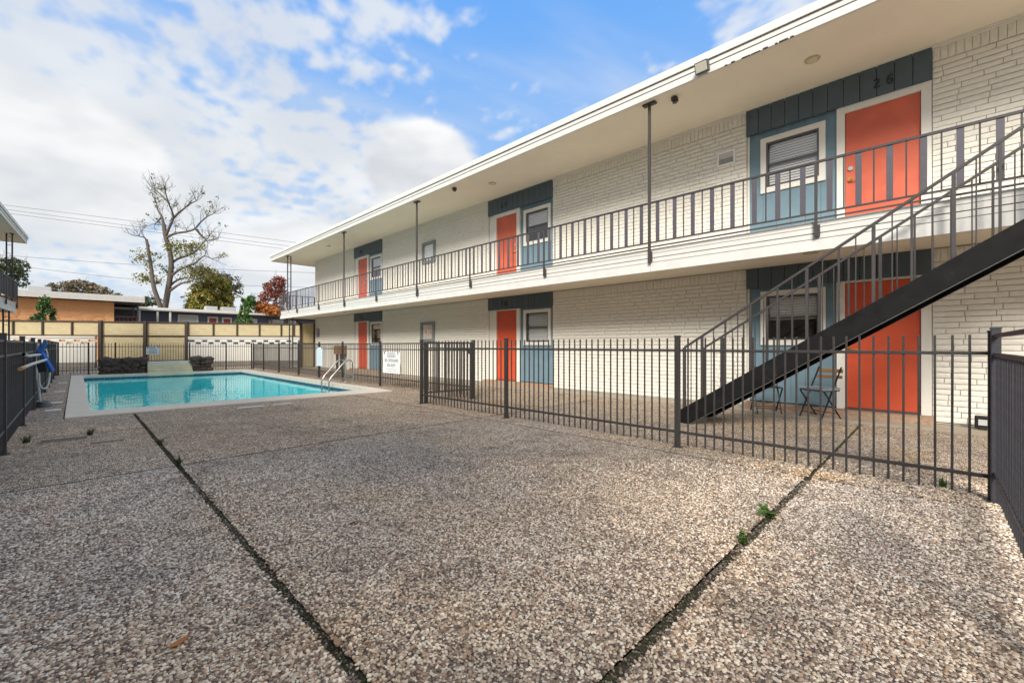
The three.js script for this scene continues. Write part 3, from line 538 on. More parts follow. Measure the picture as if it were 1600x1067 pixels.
// ---------------------------------------------------------------- iron fences: each picket, post and rail a part
function fence(name, label, P0, P1, posts, o = {}) {
  // P0,P1 = [v,u]; posts = distances along the fence
  const T = thing(name, label, o.cat || 'fence', o.group, V3(P0[0], 0, P0[1]));
  const L = Math.hypot(P1[0] - P0[0], P1[1] - P0[1]); T.rotation.y = Math.atan2(P1[1] - P0[1], P1[0] - P0[0]);
  const m = o.mat || MT.iron, S = (a, b, d0, d1, h0, h1, q = .003) => bev(d0, d1, a, b, h0, h1, q);      // along = x
  const pw = .027, flat = o.flat, ph = o.ph || 1.28;
  for (const t of posts) { const pg = [S(t - pw, t + pw, -pw, pw, 0, ph - .012, .004), S(t - pw - .004, t + pw + .004, -pw - .004, pw + .004, ph - .012, ph, .004), S(t - .05, t + .05, -.05, .05, -.004, .008, .002)]; part('post', pg, m, T); }
  const rails = o.rails || [[1.095, 1.122], [.162, .190]];
  for (let i = 0; i + 1 < posts.length; i++) for (const [h0, h1] of rails) part('rail', S(posts[i] + pw, posts[i + 1] - pw, -.0135, .0135, h0, h1), m, T);
  const top = o.top || 1.25, bot = o.bot || .03, g = S(-.0078, .0078, -.0078, .0078, bot, top, .002), sp = o.sp || .0946, all = [];
  for (let i = 0; i + 1 < posts.length; i++) { const a = posts[i] + pw, b = posts[i + 1] - pw, n = Math.max(1, Math.round((b - a) / sp)); for (let k = 1; k < n; k++) all.push(a + (b - a) * k / n); }
  all.forEach((t, i) => { if (i >= 290 && !o.keep) return; const p = mesh('picket', g, m, T); p.position.x = t; p.rotation.z = rr(-.0025, .0025); p.rotation.x = rr(-.002, .002); });
  return T;
}
fence('iron_fence', 'near run of dark iron picket fence crossing in front of staircase and brick wall', [4.87, -.29], [4.87, 7.37], [0, 2.43, 5.24, 7.66]);
const FL = { rails: [[1.20, 1.228], [1.04, 1.066], [.235, .262]], top: 1.20, bot: .07 };
fence('iron_fence', 'blue grey iron fence at right edge running past the photographer', [4.815, -.30], [-.55, -.36], [0, 2.4, 4.0, 5.36], { ...FL, rails: [[1.225, 1.253], [1.085, 1.112], [.20, .23]], top: 1.10, ph: 1.30, mat: MT.ironblue, sp: .085 });
fence('iron_fence', 'dark iron fence along the left edge of the pool deck', [-.55, -.3], [-.55, 24.1], [0, 2.4, 4.8, 7.41, 9.77, 11.97, 14, 16.08, 18.0, 19.93, 21.9, 24.4], { ...FL, mat: MT.ironblue, ph: 1.30 });
fence('iron_fence', 'iron fence behind pool ladder carrying the lifeguard warning sign', [6.13, 7.25], [6.17, 24.1], [0, 2.05, 4.15, 6.65, 8.6, 10.65, 13.0, 15.2, 16.85], FL);
fence('iron_fence', 'iron picket fence beyond the far end of the pool', [-.52, 24.15], [6.12, 24.15], [0.03, .87, 1.66, 4.14, 5.55, 6.62]);
{
  const g = fence('pool_gate', 'closed iron pool gate between near fence end and ladder fence', [4.93, 7.36], [6.08, 7.24], [.03, 1.13], { cat: 'gate', rails: [[1.205, 1.232], [1.055, 1.082], [.20, .228]], top: 1.25, bot: .07, ph: 1.22, sp: .09 });
  part('latch', bev(-.03, .03, 1.06, 1.14, .98, 1.09, .006), MT.iron, g);
}
// ---------------------------------------------------------------- signs on fences
function signTex(w, h, draw) { const c = document.createElement('canvas'); c.width = w; c.height = h; const x = c.getContext('2d'); draw(x, w, h); const t = new THREE.CanvasTexture(c); t.colorSpace = THREE.SRGBColorSpace; return t; }
function sign(name, label, center, w, h, face, t) {
  const T = thing(name, label, 'sign', null, center); T.rotation.y = face;
  const g = new THREE.PlaneGeometry(w, h); g.translate(0, 0, .0042); part('plate', bev(-.004, .004, -w / 2, w / 2, -h / 2, h / 2, .002), mat([.72, .72, .70], .45), T); part('print', plain(g), new THREE.MeshStandardMaterial({ map: t, roughness: .45 }), T);
  part('clip', [bev(-.02, -.004, -w * .4 - .015, -w * .4 + .015, h / 2 - .06, h / 2 + .01), bev(-.02, -.004, w * .4 - .015, w * .4 + .015, h / 2 - .06, h / 2 + .01)], MT.alu, T);
}
const FACE_V = -Math.PI / 2, FACE_U = 0;
sign('warning_sign', 'white no lifeguard on duty sign on the ladder fence', V3(6.085, .69, 10.68), .90, .585, FACE_V, signTex(512, 334, (x, w, h) => {
  x.fillStyle = '#e9e9e6'; x.fillRect(0, 0, w, h); x.textAlign = 'center'; x.textBaseline = 'middle'; x.strokeStyle = '#3a3c40'; x.lineWidth = 9; x.strokeRect(w * .27, h * .06, w * .46, h * .17); x.fillStyle = '#6a6c70'; x.font = 'bold 44px sans-serif'; x.fillText('WARNING', w / 2, h * .15, w * .4);
  x.fillStyle = '#3c3e42'; x.font = 'bold 66px sans-serif'; x.fillText('NO LIFEGUARD', w / 2, h * .40, w * .8); x.fillText('ON DUTY', w / 2, h * .63, w * .5); x.fillStyle = '#6f7072'; for (const [a, b, y] of [[.22, .80, .80], [.28, .74, .90]]) for (let k = a; k < b; k += .03) x.fillRect(w * k, h * y, w * .02, h * .025);
}));
sign('pool_sign', 'tall pale blue notice on a fence post behind the ladder', V3(6.09, .76, 15.65), .50, .66, FACE_V, signTex(128, 168, (x, w, h) => { x.fillStyle = '#cfdfe8'; x.fillRect(0, 0, w, h); x.fillStyle = '#a9c3d2'; for (let k = 0; k < 9; k++) x.fillRect(w * .14, h * (.12 + k * .085), w * (.5 + .2 * ((k * 7) % 3) / 2), h * .018); }));
sign('rules_sign', 'small white pool rules sign on far fence above rock waterfall', V3(2.33, .95, 24.08), .45, .36, FACE_U, signTex(256, 204, (x, w, h) => { x.fillStyle = '#dfe1e6'; x.fillRect(0, 0, w, h); x.fillStyle = '#30323c'; x.fillRect(0, 0, w, h * .08); x.fillRect(w * .05, h * .17, w * .62, h * .06); x.fillStyle = '#93a2b2'; for (let k = 0; k < 4; k++) x.fillRect(w * .2, h * (.34 + k * .09), w * .58, h * .045); x.fillStyle = '#5d6468'; x.fillRect(w * .16, h * .72, w * .66, h * .05); x.fillRect(w * .22, h * .84, w * .56, h * .05); }));

// ---------------------------------------------------------------- pool ladder, waterfall, lift
{
  const T = thing('pool_ladder', 'stainless steel pool ladder rails at the right pool edge', 'ladder');
  for (const u of [12.75, 13.28]) { part('rail', tube([V3(5.23, -.8, u), V3(5.235, -.1, u), V3(5.24, .10, u), V3(5.30, .22, u), V3(5.48, .42, u), V3(5.66, .62, u), V3(5.76, .70, u), V3(5.88, .70, u), V3(5.95, .60, u), V3(5.96, .3, u), V3(5.96, .01, u)], .021, 64, 10), MT.steel, T); part('flange', (() => { const g = new THREE.CylinderGeometry(.05, .055, .02, 16); g.translate(5.96, .01, -u); return uvm(plain(g)); })(), MT.steel, T); }
  for (const u of [12.75, 13.28]) part('brace', bar(V3(5.25, .13, u), V3(5.95, .13, u), .03, .03, true), MT.steel, T);
  part('cross_bar', bar(V3(5.96, .28, 12.75), V3(5.96, .28, 13.28), .03, .03, true), MT.steel, T);
  for (const h of [-.25, -.5, -.75]) part('tread', bev(12.77, 13.26, 5.18, 5.27, h, h + .03), MT.steel, T);
}
const lava = painted([.095, .068, .055], .95, { amt: .5, f: 12, dirt: .5, dcol: [.20, .16, .13], z: 61, bump: rockBump, bs: .03, scale: 2 });
function rocks(name, label, v0, v1) {
  const T = thing(name, label, 'rock wall', 'lava rock walls beside the waterfall'); let n = 0;
  for (let h = 0; h < .5; h += .16) for (let v = v0; v < v1 - .03; v += rr(.17, .24)) for (const du of [0, .26]) {
    const r = rr(.11, .15), g = mergeVertices(plain(new THREE.IcosahedronGeometry(r, 3)).deleteAttribute('uv').deleteAttribute('normal')), p = g.attributes.position, q = rr(0, 90);
    for (let i = 0; i < p.count; i++) { const x = p.getX(i), y = p.getY(i), z = p.getZ(i), k = 1 + .75 * fbm(x * 7 + q, y * 7, z * 7 + q, 3) + .3 * n3(x * 34, y * 34 + q, z * 34); p.setXYZ(i, x * k * 1.25, y * k * .9, z * k * 1.1); }
    g.translate(Math.min(v1 - .09, Math.max(v0 + .1, v + rr(-.03, .03))), h + .06 + rr(-.03, .03), -(23.32 + du + rr(-.04, .04) + h * .15)); g.computeVertexNormals(); part('rock', uvm(plain(g)), lava, T); n++;
  }
}
rocks('lava_rock_wall', 'longer dark lava rock wall left of the stepped waterfall', .70, 2.06); rocks('lava_rock_wall', 'shorter dark lava rock wall right of the stepped waterfall', 3.56, 4.38);
{
  const T = thing('pool_waterfall', 'cream stepped cascade between lava rock walls at the far pool end', 'waterfall');
  const m = painted([.66, .62, .45], .6, { amt: .18, f: 4, dirt: .4, dcol: [.50, .50, .22], z: 62 }), m2 = painted([.62, .66, .62], .6, { amt: .18, f: 4, dirt: .4, dcol: [.45, .55, .5], z: 63 });
  for (let k = 0; k < 6; k++) part('step', bev(22.80 + k * .115, 23.6, 2.06 + k * .004, 3.56 - k * .004, -.10 + k * .098, -.004 + k * .098, .014), k === 5 ? m2 : m, T);
  const cap = []; for (let v = 2.05; v < 3.6; v += .1) { const g = new THREE.IcosahedronGeometry(rr(.04, .06), 1); g.scale(1.3, .6, 1); g.translate(v, .50, -23.62); cap.push(uvm(plain(g))); } part('stone_crest', cap, lava, T);
}
{
  const T = thing('pool_equipment', 'blue framed pool gear with long pale poles leaning at left fence', 'pool equipment'); const blue = mat([.012, .13, .55], .4), wh = mat([.55, .57, .58], .4), bk = MT.black;
  const A = (x, y, d) => at(x, y, d), g0 = at(68, 634, 8.3);      // standing against the fence about twelve metres off
  const base = new THREE.CylinderGeometry(.10, .20, .09, 20); base.scale(.75, 1, 1.9); base.translate(g0.x - .02, .045, g0.z); part('base', uvm(plain(base)), bk, T);
  part('mast', tube([A(62, 628, 8.3), A(59, 602, 8.3), A(55, 572, 8.35), A(54, 556, 8.4)], .020, 20, 8), wh, T);
  part('frame', tube([A(60, 583, 8.2), A(61, 600, 8.2), A(64, 606, 8.2), A(71, 606, 8.3), A(75, 598, 8.35), A(77, 582, 8.4)], .016, 30, 8), wh, T); part('handle', tube([A(70, 545, 8.4), A(73, 552, 8.4), A(73, 566, 8.4)], .013, 16, 8), wh, T);
  part('pole', tube([A(36, 553.5, 5.5), A(44, 556, 6.1), A(52, 555, 6.9), A(62, 554, 8.2)], .020, 20, 8), wh, T); part('pole', tube([A(35, 574.5, 5.4), A(46, 570, 6.0), A(58, 566, 6.9), A(71, 562, 8.2)], .021, 20, 8), wh, T);
  part('grip', bar(A(30.5, 576.5, 5.15), A(36, 574.2, 5.45), .048, .048, true), mat([.42, .28, .10], .6), T);
  part('seat_bar', bar(A(71, 533, 8.35), A(62, 551, 8.3), .05, .045), blue, T); part('seat_bar', bar(A(64, 551, 8.25), A(81, 580, 8.3), .072, .05), blue, T); part('seat_bar', bar(A(46, 549, 8.3), A(63, 549.5, 8.3), .04, .05), blue, T); part('seat_bar', bar(A(59, 538, 8.4), A(53, 550, 8.4), .04, .04), wh, T);
  const cw = bev(-.09, .09, -.07, .07, -.10, .10, .02), cp = A(65, 573, 8.45); cw.translate(cp.x, cp.y, cp.z); part('counterweight', cw, bk, T);
}

// ---------------------------------------------------------------- chairs under the stair, floodlight, meters
function chair(label, v, u, turn, cushion) {
  const T = thing('folding_chair', label, 'chair', 'folding chairs under the stair', V3(v, 0, u)); T.rotation.y = turn;
  const P = (x, y, z) => new THREE.Vector3(x, y, z), fr = MT.black, w = mat([.36, .20, .08], .6);
  for (const s of [-1, 1]) { part('leg', bar(P(.2 * s, 0, -.2), P(.2 * s, .45, .16), .02, .012), fr, T); part('leg', bar(P(.18 * s, 0, .2), P(.18 * s, .82, -.23), .02, .012), fr, T); }
  part('stretcher', [bar(P(-.2, .1, -.12), P(.2, .1, -.12), .012), bar(P(-.18, .1, .147), P(.18, .1, .147), .012)], fr, T);
  for (let k = 0; k < 4; k++) part('seat_slat', bev(-.15 + k * .085 - .16 + .15, -.15 + k * .085 - .16 + .225, -.2, .2, .445, .46, .004), fr, T);
  part('back_slat', bev(.20, .215, -.21, .21, .64, .69, .004), cushion ? w : fr, T); part('back_slat', bev(.215, .23, -.21, .21, .73, .79, .004), cushion ? w : fr, T);
  if (cushion) part('cushion', bev(-.19, .19, -.2, .2, .462, .502, .02), mat([.30, .36, .42], .9), T);
}
chair('folding chair with wooden back slats and grey cushion under the stair', 8.36, 1.36, -Math.PI / 2 - .5, true); chair('plain black folding chair half hidden behind the stair stringer', 8.38, 2.12, -Math.PI / 2 + .5, false);
{
  const T = thing('ground_floodlight', 'small black floodlight with white face on the ground by the wall', 'floodlight');
  const g = bev(-.075, .075, -.03, .03, -.085, .085, .01); g.rotateZ(.2); g.translate(8.66, .125, .42); part('housing', g, MT.black, T);
  const f = bev(-.042, .042, -.036, -.029, -.035, .045, .003); f.rotateZ(.2); f.translate(8.66, .125, .42); part('lens', f, mat([.55, .56, .56], .2), T); part('bracket', bx(-.46, -.38, 8.64, 8.72, .018, .06), MT.black, T);
  const c = thing('utility_box', 'brown wooden utility box on the wall behind the pool ladder', 'box'); part('cabinet', bev(19.6, 20.3, 8.55, 8.85, .75, 1.15, .01), painted([.26, .13, .06], .7, { z: 66 }), c); part('stand', [bev(19.7, 19.78, 8.62, 8.7, .018, .75), bev(20.1, 20.18, 8.62, 8.7, .018, .75)], MT.brown, c);
  const m = thing('gas_meters', 'cluster of grey gas meters and pipes by the far lower door', 'meter'); const gm = mat([.28, .27, .25], .6);
  for (const [u, h] of [[14.9, .42], [15.35, .34], [15.8, .46]]) { part('meter', bev(u - .11, u + .11, 8.56, 8.74, h - .14, h + .14, .03), gm, m); part('pipe', tube([V3(8.66, .02, u - .14), V3(8.66, h, u - .15), V3(8.66, h + .2, u - .08), V3(8.66, h + .22, u), V3(8.66, h + .14, u + .05)], .018, 20, 6), gm, m); }
}

// ---------------------------------------------------------------- boundary wall and wooden fence behind the pool (runs askew to the pool)
{
  const A = new THREE.Vector2(-2.27, 34.0), Bp = new THREE.Vector2(8.73, 28.15), dir = Bp.clone().sub(A).normalize(), ang = Math.atan2(dir.y, dir.x);
  const tOf = px => { const k = (px - 800) / F, rv = SA + k * CA, ru = CA - k * SA; const den = rv * dir.y - ru * dir.x; return (ru * A.x - rv * A.y) / den; };
  const S = (t0, t1, d0, d1, h0, h1, q = .005) => bev(-d1, -d0, t0, t1, h0, h1, q);         // along x, depth towards the court = +z
  const place = o => { o.position.set(A.x, 0, -A.y); o.rotation.y = ang; };
  const W = thing('wooden_fence', 'pale yellow horizontal board fence with brown posts behind the pool', 'fence'); place(W);
  const posts = [-130, -60, 20, 66, 112, 157, 227, 291.5, 333, 370, 405, 439, 459, 477, 500, 530], big = [157, 227, 291.5], TOP = 2.44, MID = 1.70;
  posts.forEach((px, i) => {
    const t = tOf(px), isB = big.includes(px);
    part('post', S(t - (isB ? .075 : .035), t + (isB ? .075 : .035), isB ? -.02 : .0, isB ? .13 : .07, isB ? 0 : MID - .12, TOP + (isB ? .06 : .0), .008), MT.brown, W);
    if (i + 1 < posts.length) {
      const a = t + .02, e = tOf(posts[i + 1]) - .02, low = px === 157 || px === 227;
      for (let h = TOP - .04, k = 0; h > (low ? .1 : MID + .02); h -= .156, k++) part('plank', S(a, e, -.02 + rr(-.002, .002), .004, Math.max(h - .152, low ? .04 : MID), h, .004), MT.wood, W);
      part('rail', S(a, e, .0, .07, TOP - .035, TOP + .035, .006), MT.brown, W); part('rail', S(a, e, .006, .07, MID - .045, MID + .02, .006), MT.brown, W);
    }
  });
  // painted block walls with a pierced band
  const wm = painted([.64, .62, .56], .85, { amt: .08, f: 4, dirt: .3, dcol: [.36, .33, .28], z: 71 }), base = painted([.20, .185, .16], .9, { z: 72, amt: .3, dirt: .5 });
  const blockWall = (label, x0, x1) => {
    const g = thing('block_wall', label, 'wall', 'white block walls below the wooden fence'); place(g); const t0 = tOf(x0), t1 = tOf(x1);
    part('lower_wall', S(t0, t1, .08, .24, .25, 1.22), wm, g); part('footing', S(t0, t1, .06, .27, -.05, .25), base, g);
    const band = (h, off) => { for (let t = t0 + off; t < t1 - .2; t += .62) part('block', S(Math.max(t0, t), Math.min(t1, t + .36), .08, .24, h, h + .12, .006), wm, g); };
    band(1.222, 0); band(1.345, .31); part('course', S(t0, t1, .081, .239, 1.467, 1.55, .006), wm, g); part('cap', S(t0, t1, .05, .27, 1.552, 1.64, .01), wm, g);
    for (let k = 1; k < 6; k++) part('joint_course', S(t0 + .002, t1 - .002, .238, .2445, .25 + k * .16 + .006, .25 + (k + 1) * .16 - .006, .003), wm, g);
  };
  blockWall('white pierced block wall left of the tall wooden panels', -130, 152); blockWall('white pierced block wall right of the tall wooden panels', 296, 530);
}

// ---------------------------------------------------------------- neighbouring houses
{
  const B = thing('brick_building', 'orange brick building with white flat roof beyond the wooden fence', 'building');
  part('wall', bx(45, 57, -26, 2.05, 0, 4.45), MT.orangebrick, B);
  const crs = []; for (let h = 2.4; h < 4.4; h += .09) for (let v = -7; v < 2.0; v += .62) { const a = v + rr(0, .2); if (rnd() < .75) crs.push(bx(44.975 - rr(0, .01), 45, a, Math.min(2.04, a + rr(.28, .5)), h + .008, h + .08)); }
  const c1 = part('brickwork', crs, MT.orangebrick, B); c1.userData.kind = 'stuff';
  const R = new THREE.Group(); R.name = 'roof'; B.add(R);
  part('roof_slab', bev(44.2, 58, -27, 3.75, 4.66, 4.90, .02), MT.roofwhite, R); part('fascia', bev(44.12, 44.19, -27, 3.78, 4.47, 4.93, .01), MT.roofwhite, R); part('fascia', bev(44.2, 58, 3.755, 3.80, 4.47, 4.93, .01), MT.roofwhite, R); part('soffit', bx(44.2, 58, 2.06, 3.75, 4.60, 4.655), mat([.16, .16, .17], .8), R);
  part('roof_unit', bev(47, 48.2, -2.5, -1.3, 4.90, 5.5, .03), mat([.4, .41, .42], .7), R);
  for (const u of [45.2, 49, 53, 57]) part('porch_post', bev(u - .05, u + .05, 3.4, 3.5, 0, 4.6, .005), MT.grayhouse, B);
  const rl = []; for (let u = 45.2; u < 57; u += .3) rl.push(bx(u, u + .04, 3.42, 3.46, 2.55, 3.35)); for (let v = 2.1; v < 3.4; v += .25) rl.push(bx(45.1, 45.14, v, v + .04, 2.55, 3.35)); rl.push(bx(45.08, 57, 3.40, 3.48, 3.35, 3.42), bx(45.08, 45.16, 2.06, 3.4, 3.351, 3.421)); part('porch_railing', rl, mat([.09, .03, .035], .6), B);
  part('porch_floor', bx(45, 57, 2.06, 3.6, 2.3, 2.5), MT.roofwhite, B);

  const H = thing('slate_house', 'low slate blue house with white trim and red shutters beyond the fence', 'house');
  part('wall', bx(50, 60, 1.5, 34, 0, 4.216), MT.grayhouse, H);
  const R2 = new THREE.Group(); R2.name = 'roof'; H.add(R2); part('roof_slab', bev(49.2, 61, 1.0, 35, 4.22, 4.40, .02), MT.roofwhite, R2); part('ridge', bx(52.5, 60, 1.0, 35, 4.402, 4.72), MT.roofwhite, R2); part('eave_soffit', bx(49.25, 49.98, 1.02, 34.9, 4.18, 4.218), mat([.2, .2, .21], .8), R2);
  [[9.8, .5], [11.3, .6], [16.5, .55]].forEach(([v, s]) => part('roof_unit', bev(53, 54, v - s, v + s, 4.72, 5.15, .03), mat([.42, .42, .42], .7), R2));
  const vOf = px => { const k = (px - 800) / F, d = 50 / (CA - k * SA); return d * SA + k * d * CA; };
  for (const [a, e, h0, h1, red] of [[277, 309, 2.5, 4.0, 0], [323.5, 340, 2.5, 3.9, 1], [346, 361.5, 2.5, 3.88, 1], [391, 401, 2.5, 3.85, 0], [425, 442, 2.6, 3.85, 0], [450, 462, 2.6, 3.85, 0]]) {
    const v0 = vOf(a), v1 = vOf(e), w = new THREE.Group(); w.name = 'window'; H.add(w);
    part('frame', [bev(49.93, 50, v0, v1, h1 - .12, h1), bev(49.93, 50, v0, v1, h0, h0 + .12), bev(49.93, 50, v0, v0 + .13, h0 + .12, h1 - .12), bev(49.93, 50, v1 - .13, v1, h0 + .12, h1 - .12)], MT.roofwhite, w);
    part(red ? 'shutter' : 'blind', bev(49.96, 49.999, v0 + .13, v1 - .13, h0 + .12, h1 - .12), red ? MT.redpaint : mat([.40, .39, .36], .7), w);
  }
  for (const px of [216, 244, 263.5]) { const v = vOf(px); part('porch_post', bev(49.3, 49.42, v - .07, v + .07, 0, 4.178, .005), MT.roofwhite, H); }
}

// ---------------------------------------------------------------- trees and wires
const leafM = (c, z) => { const m = new THREE.MeshPhysicalMaterial({ roughness: .85, vertexColors: true, side: THREE.DoubleSide }); m.color.setRGB(1, 1, 1); m.userData.c = c; return m; };
const LEAF = leafM();
function leaves(blobs, n, size, cols, shell = .35) {
  const pos = [], nor = [], col = [], a = new THREE.Vector3(), b = new THREE.Vector3(), nn = new THREE.Vector3(); const vol = blobs.map(q => q[3] * q[4] * q[5]), tot = vol.reduce((x, y) => x + y, 0);
  for (let k = 0; k < n; k++) {
    let t = rnd() * tot, i = 0; while (t > vol[i] && i < vol.length - 1) t -= vol[i++]; const q = blobs[i];
    a.set(rr(-1, 1), rr(-1, 1), rr(-1, 1)).normalize(); const r = Math.pow(rr(shell, 1), .6) * (1 + .45 * n3(a.x * 2.3 + i * 5, a.y * 2.3, a.z * 2.3));
    const x = q[0] + a.x * q[3] * r, y = q[1] + a.y * q[4] * r, z = q[2] + a.z * q[5] * r;
    if (fbm(x * .9, y * .9, z * .9, 3) < -.1) continue;
    b.set(rr(-1, 1), rr(-1, 1), rr(-1, 1)).normalize(); nn.set(rr(-1, 1), rr(-.3, 1), rr(-1, 1)).normalize(); const c1 = b.clone().cross(nn).normalize(), s = size * rr(.5, 1.2), C = cols[(rnd() * cols.length) | 0], m = rr(.7, 1.3);
    const P = (p, w) => { pos.push(x + b.x * p * s + c1.x * w * s, y + b.y * p * s + c1.y * w * s, z + b.z * p * s + c1.z * w * s); nor.push(nn.x, nn.y, nn.z); col.push(C[0] * m * 1.5, C[1] * m * 1.5, C[2] * m * 1.5); };
    P(-.6, 0); P(0, .33); P(.6, 0); P(-.6, 0); P(.6, 0); P(0, -.33);
  }
  const g = new THREE.BufferGeometry(); g.setAttribute('position', new THREE.Float32BufferAttribute(pos, 3)); g.setAttribute('normal', new THREE.Float32BufferAttribute(nor, 3)); g.setAttribute('color', new THREE.Float32BufferAttribute(col, 3)); return g;
}
// tapered limb along points
function limb(pts, r0, r1, rad = 6) {
  const c = new THREE.CatmullRomCurve3(pts), n = Math.max(4, pts.length * 3), g = new THREE.TubeGeometry(c, n, 1, rad), p = g.attributes.position, v = new THREE.Vector3();
  for (let i = 0; i <= n; i++) { const o = c.getPointAt(i / n), r = r0 + (r1 - r0) * (i / n); for (let k = 0; k <= rad; k++) { const j = i * (rad + 1) + k; v.fromBufferAttribute(p, j).sub(o).multiplyScalar(r).add(o); p.setXYZ(j, v.x, v.y, v.z); } }
  return uvm(plain(g));
}
function twigs(out, p, dir, len, r, depth, tips) {
  const pts = [p.clone()]; let q = p.clone(), d = dir.clone(); const n = 4;
  for (let i = 0; i < n; i++) { d.add(new THREE.Vector3(rr(-.35, .35), rr(-.15, .4), rr(-.35, .35))).normalize(); q = q.clone().addScaledVector(d, len / n); pts.push(q); }
  out.push(limb(pts, r, r * .45, depth > 1 ? 5 : 3));
  if (depth <= 0) { tips && tips.push(q); return; }
  const kids = depth > 1 ? 3 : 3; for (let k = 0; k < kids; k++) { const s = pts[1 + ((rnd() * n) | 0)], nd = d.clone().add(new THREE.Vector3(rr(-1, 1), rr(-.4, .9), rr(-1, 1)).multiplyScalar(.95)).normalize(); twigs(out, s, nd, len * rr(.5, .75), r * .5, depth - 1, tips); }
}
const bark = painted([.115, .095, .078], .95, { amt: .35, f: 9, dirt: .4, dcol: [.07, .055, .045], z: 81, bump: rockBump, bs: .03 }), barkD = painted([.09, .075, .062], .95, { z: 82 });
{ // the big half bare tree
  const T = thing('bare_tree', 'tall half bare tree with twisting grey limbs behind the slate house', 'tree'), D = 47, q = (x, y, dd = 0) => at(x, y, D + dd);
  part('trunk', [limb([q(255, 545), q(254, 500), q(258, 475), q(264, 440), q(267, 412), q(264, 390), q(258, 370), q(255, 350)], .34, .19, 9), limb([q(253, 510, -.5), q(250, 480, -1), q(240, 450, -1.5), q(235, 415, -1.5), q(231, 390, -2), q(228, 374, -2)], .26, .12, 8)], bark, T);
  const L = [[[255, 352], [252, 338], [246, 328], [244, 317]], [[257, 372], [264, 355], [270, 340], [268, 330], [263, 318], [259, 305], [257, 297]], [[269, 342], [278, 333], [288, 325], [296, 318], [306, 314]], [[258, 372], [272, 365], [290, 362], [303, 358], [312, 348], [322, 339], [334, 333]], [[266, 412], [278, 404], [293, 399], [306, 392], [316, 380], [326, 370]], [[268, 430], [280, 421], [296, 414], [306, 410], [318, 400], [330, 404]], [[263, 448], [276, 438], [292, 434], [306, 436]], [[264, 455], [280, 444], [300, 438], [318, 430]], [[306, 358], [314, 368], [322, 376]], [[296, 414], [302, 422], [308, 430]], [[232, 385], [226, 372], [217, 369]], [[252, 338], [247, 345], [241, 350]], [[264, 318], [255, 308], [246, 300], [240, 296]]];
  const lg = [], tw = [], tips = [];
  L.forEach((l, i) => { const dz = [0, -3, 2, -2, 3, -3, 2, -2, 1, 1, -2, 1, 2][i]; const pts = l.map(([x, y], k) => q(x, y, dz * k / l.length)); lg.push(limb(pts, i < 9 ? .15 : .10, .045, 6)); for (let k = 1; k < pts.length; k++) for (let m = 0; m < (k === pts.length - 1 ? 5 : 2); m++) { const dir = pts[k].clone().sub(pts[k - 1]).normalize().add(new THREE.Vector3(rr(-1, 1), rr(-.3, .8), rr(-1, 1))).normalize(); twigs(tw, pts[k], dir, rr(.8, 1.55), .028, 2, tips); } });
  part('limbs', lg, bark, T); part('twigs', tw, barkD, T).userData.kind = 'stuff';
  const bl = (x, y, rx, ry, dd = 0) => { const c = q(x, y, dd); return [c.x, c.y, c.z, rx, ry, rx]; };
  const tp = tips.filter(() => rnd() < .08).map(t => [t.x, t.y, t.z, .3, .25, .3]);
  part('crown', leaves([bl(268, 384, 1.0, .9), bl(282, 390, 1.6, 1.0), bl(300, 384, 1.3, .7), bl(222, 402, 1.2, .9, -1), bl(236, 412, .7, 1.1, -1.5), bl(244, 400, .9, .5, -1), bl(228, 435, 1.3, .7, -1), bl(246, 440, .8, .6, -1), bl(238, 458, .5, .4, -1), bl(308, 428, 2.0, 1.0), bl(322, 424, 1.4, .8), bl(256, 423, 1, .8), ...tp], 6000, .20, [[.10, .105, .02], [.16, .14, .025], [.06, .085, .025], [.12, .10, .03]], .0), LEAF, T).userData.kind = 'stuff';
}
function tree(name, label, px, py, d, blobs, n, size, cols, trunkTop, group) {
  const T = thing(name, label, 'tree', group), base = at(px, 539 + 1.17 * F / d, d); base.y = -.06;
  const top = at(px, trunkTop, d); const tk = [limb([base, base.clone().lerp(top, .5).add(new THREE.Vector3(.1, 0, .1)), top], .03 * (top.y) * .7 + .05, .05, 7)];
  const B = blobs.map(([x, y, rx, ry, dd = 0]) => { const c = at(x, y, d + dd); return [c.x, c.y, c.z, rx * d / F, ry * d / F, rx * d / F]; });
  B.forEach(b => { const s = base.clone().lerp(top, rr(.45, .9)), e = new THREE.Vector3(b[0], b[1], b[2]); tk.push(limb([s, s.clone().lerp(e, .5).add(new THREE.Vector3(0, .3, 0)), e], .09, .03, 5)); twigs(tk, e, new THREE.Vector3(0, 1, 0), b[4] * 1.2, .03, 2); });
  part('trunk', tk, barkD, T); part('crown', leaves(B, n, size, cols), LEAF, T).userData.kind = 'stuff';
}
tree('autumn_tree', 'bushy green and rust tree right of the bare tree', 332, 0, 50, [[328, 462, 28, 24], [345, 455, 20, 22, 2], [312, 470, 18, 16, -2], [350, 475, 16, 18], [335, 440, 18, 12], [300, 478, 12, 10]], 9000, .34, [[.15, .135, .02], [.11, .13, .022], [.18, .13, .02], [.07, .10, .02], [.21, .13, .025]], 462);
tree('sparse_tree', 'thin grey leafed tree behind the bushy rust tree', 352, 0, 54, [[362, 442, 14, 12], [348, 434, 14, 8], [372, 450, 8, 14], [330, 432, 16, 7]], 1700, .26, [[.12, .105, .08], [.09, .095, .05]], 440);
tree('red_tree', 'deep red autumn tree beside the far balcony corner', 430, 0, 47, [[428, 452, 16, 13], [418, 464, 14, 9, 1], [436, 440, 11, 9], [410, 480, 13, 10, -1], [437, 466, 12, 10], [425, 484, 18, 10]], 5200, .24, [[.16, .040, .030], [.13, .036, .027], [.19, .062, .036], [.11, .03, .022]], 450);
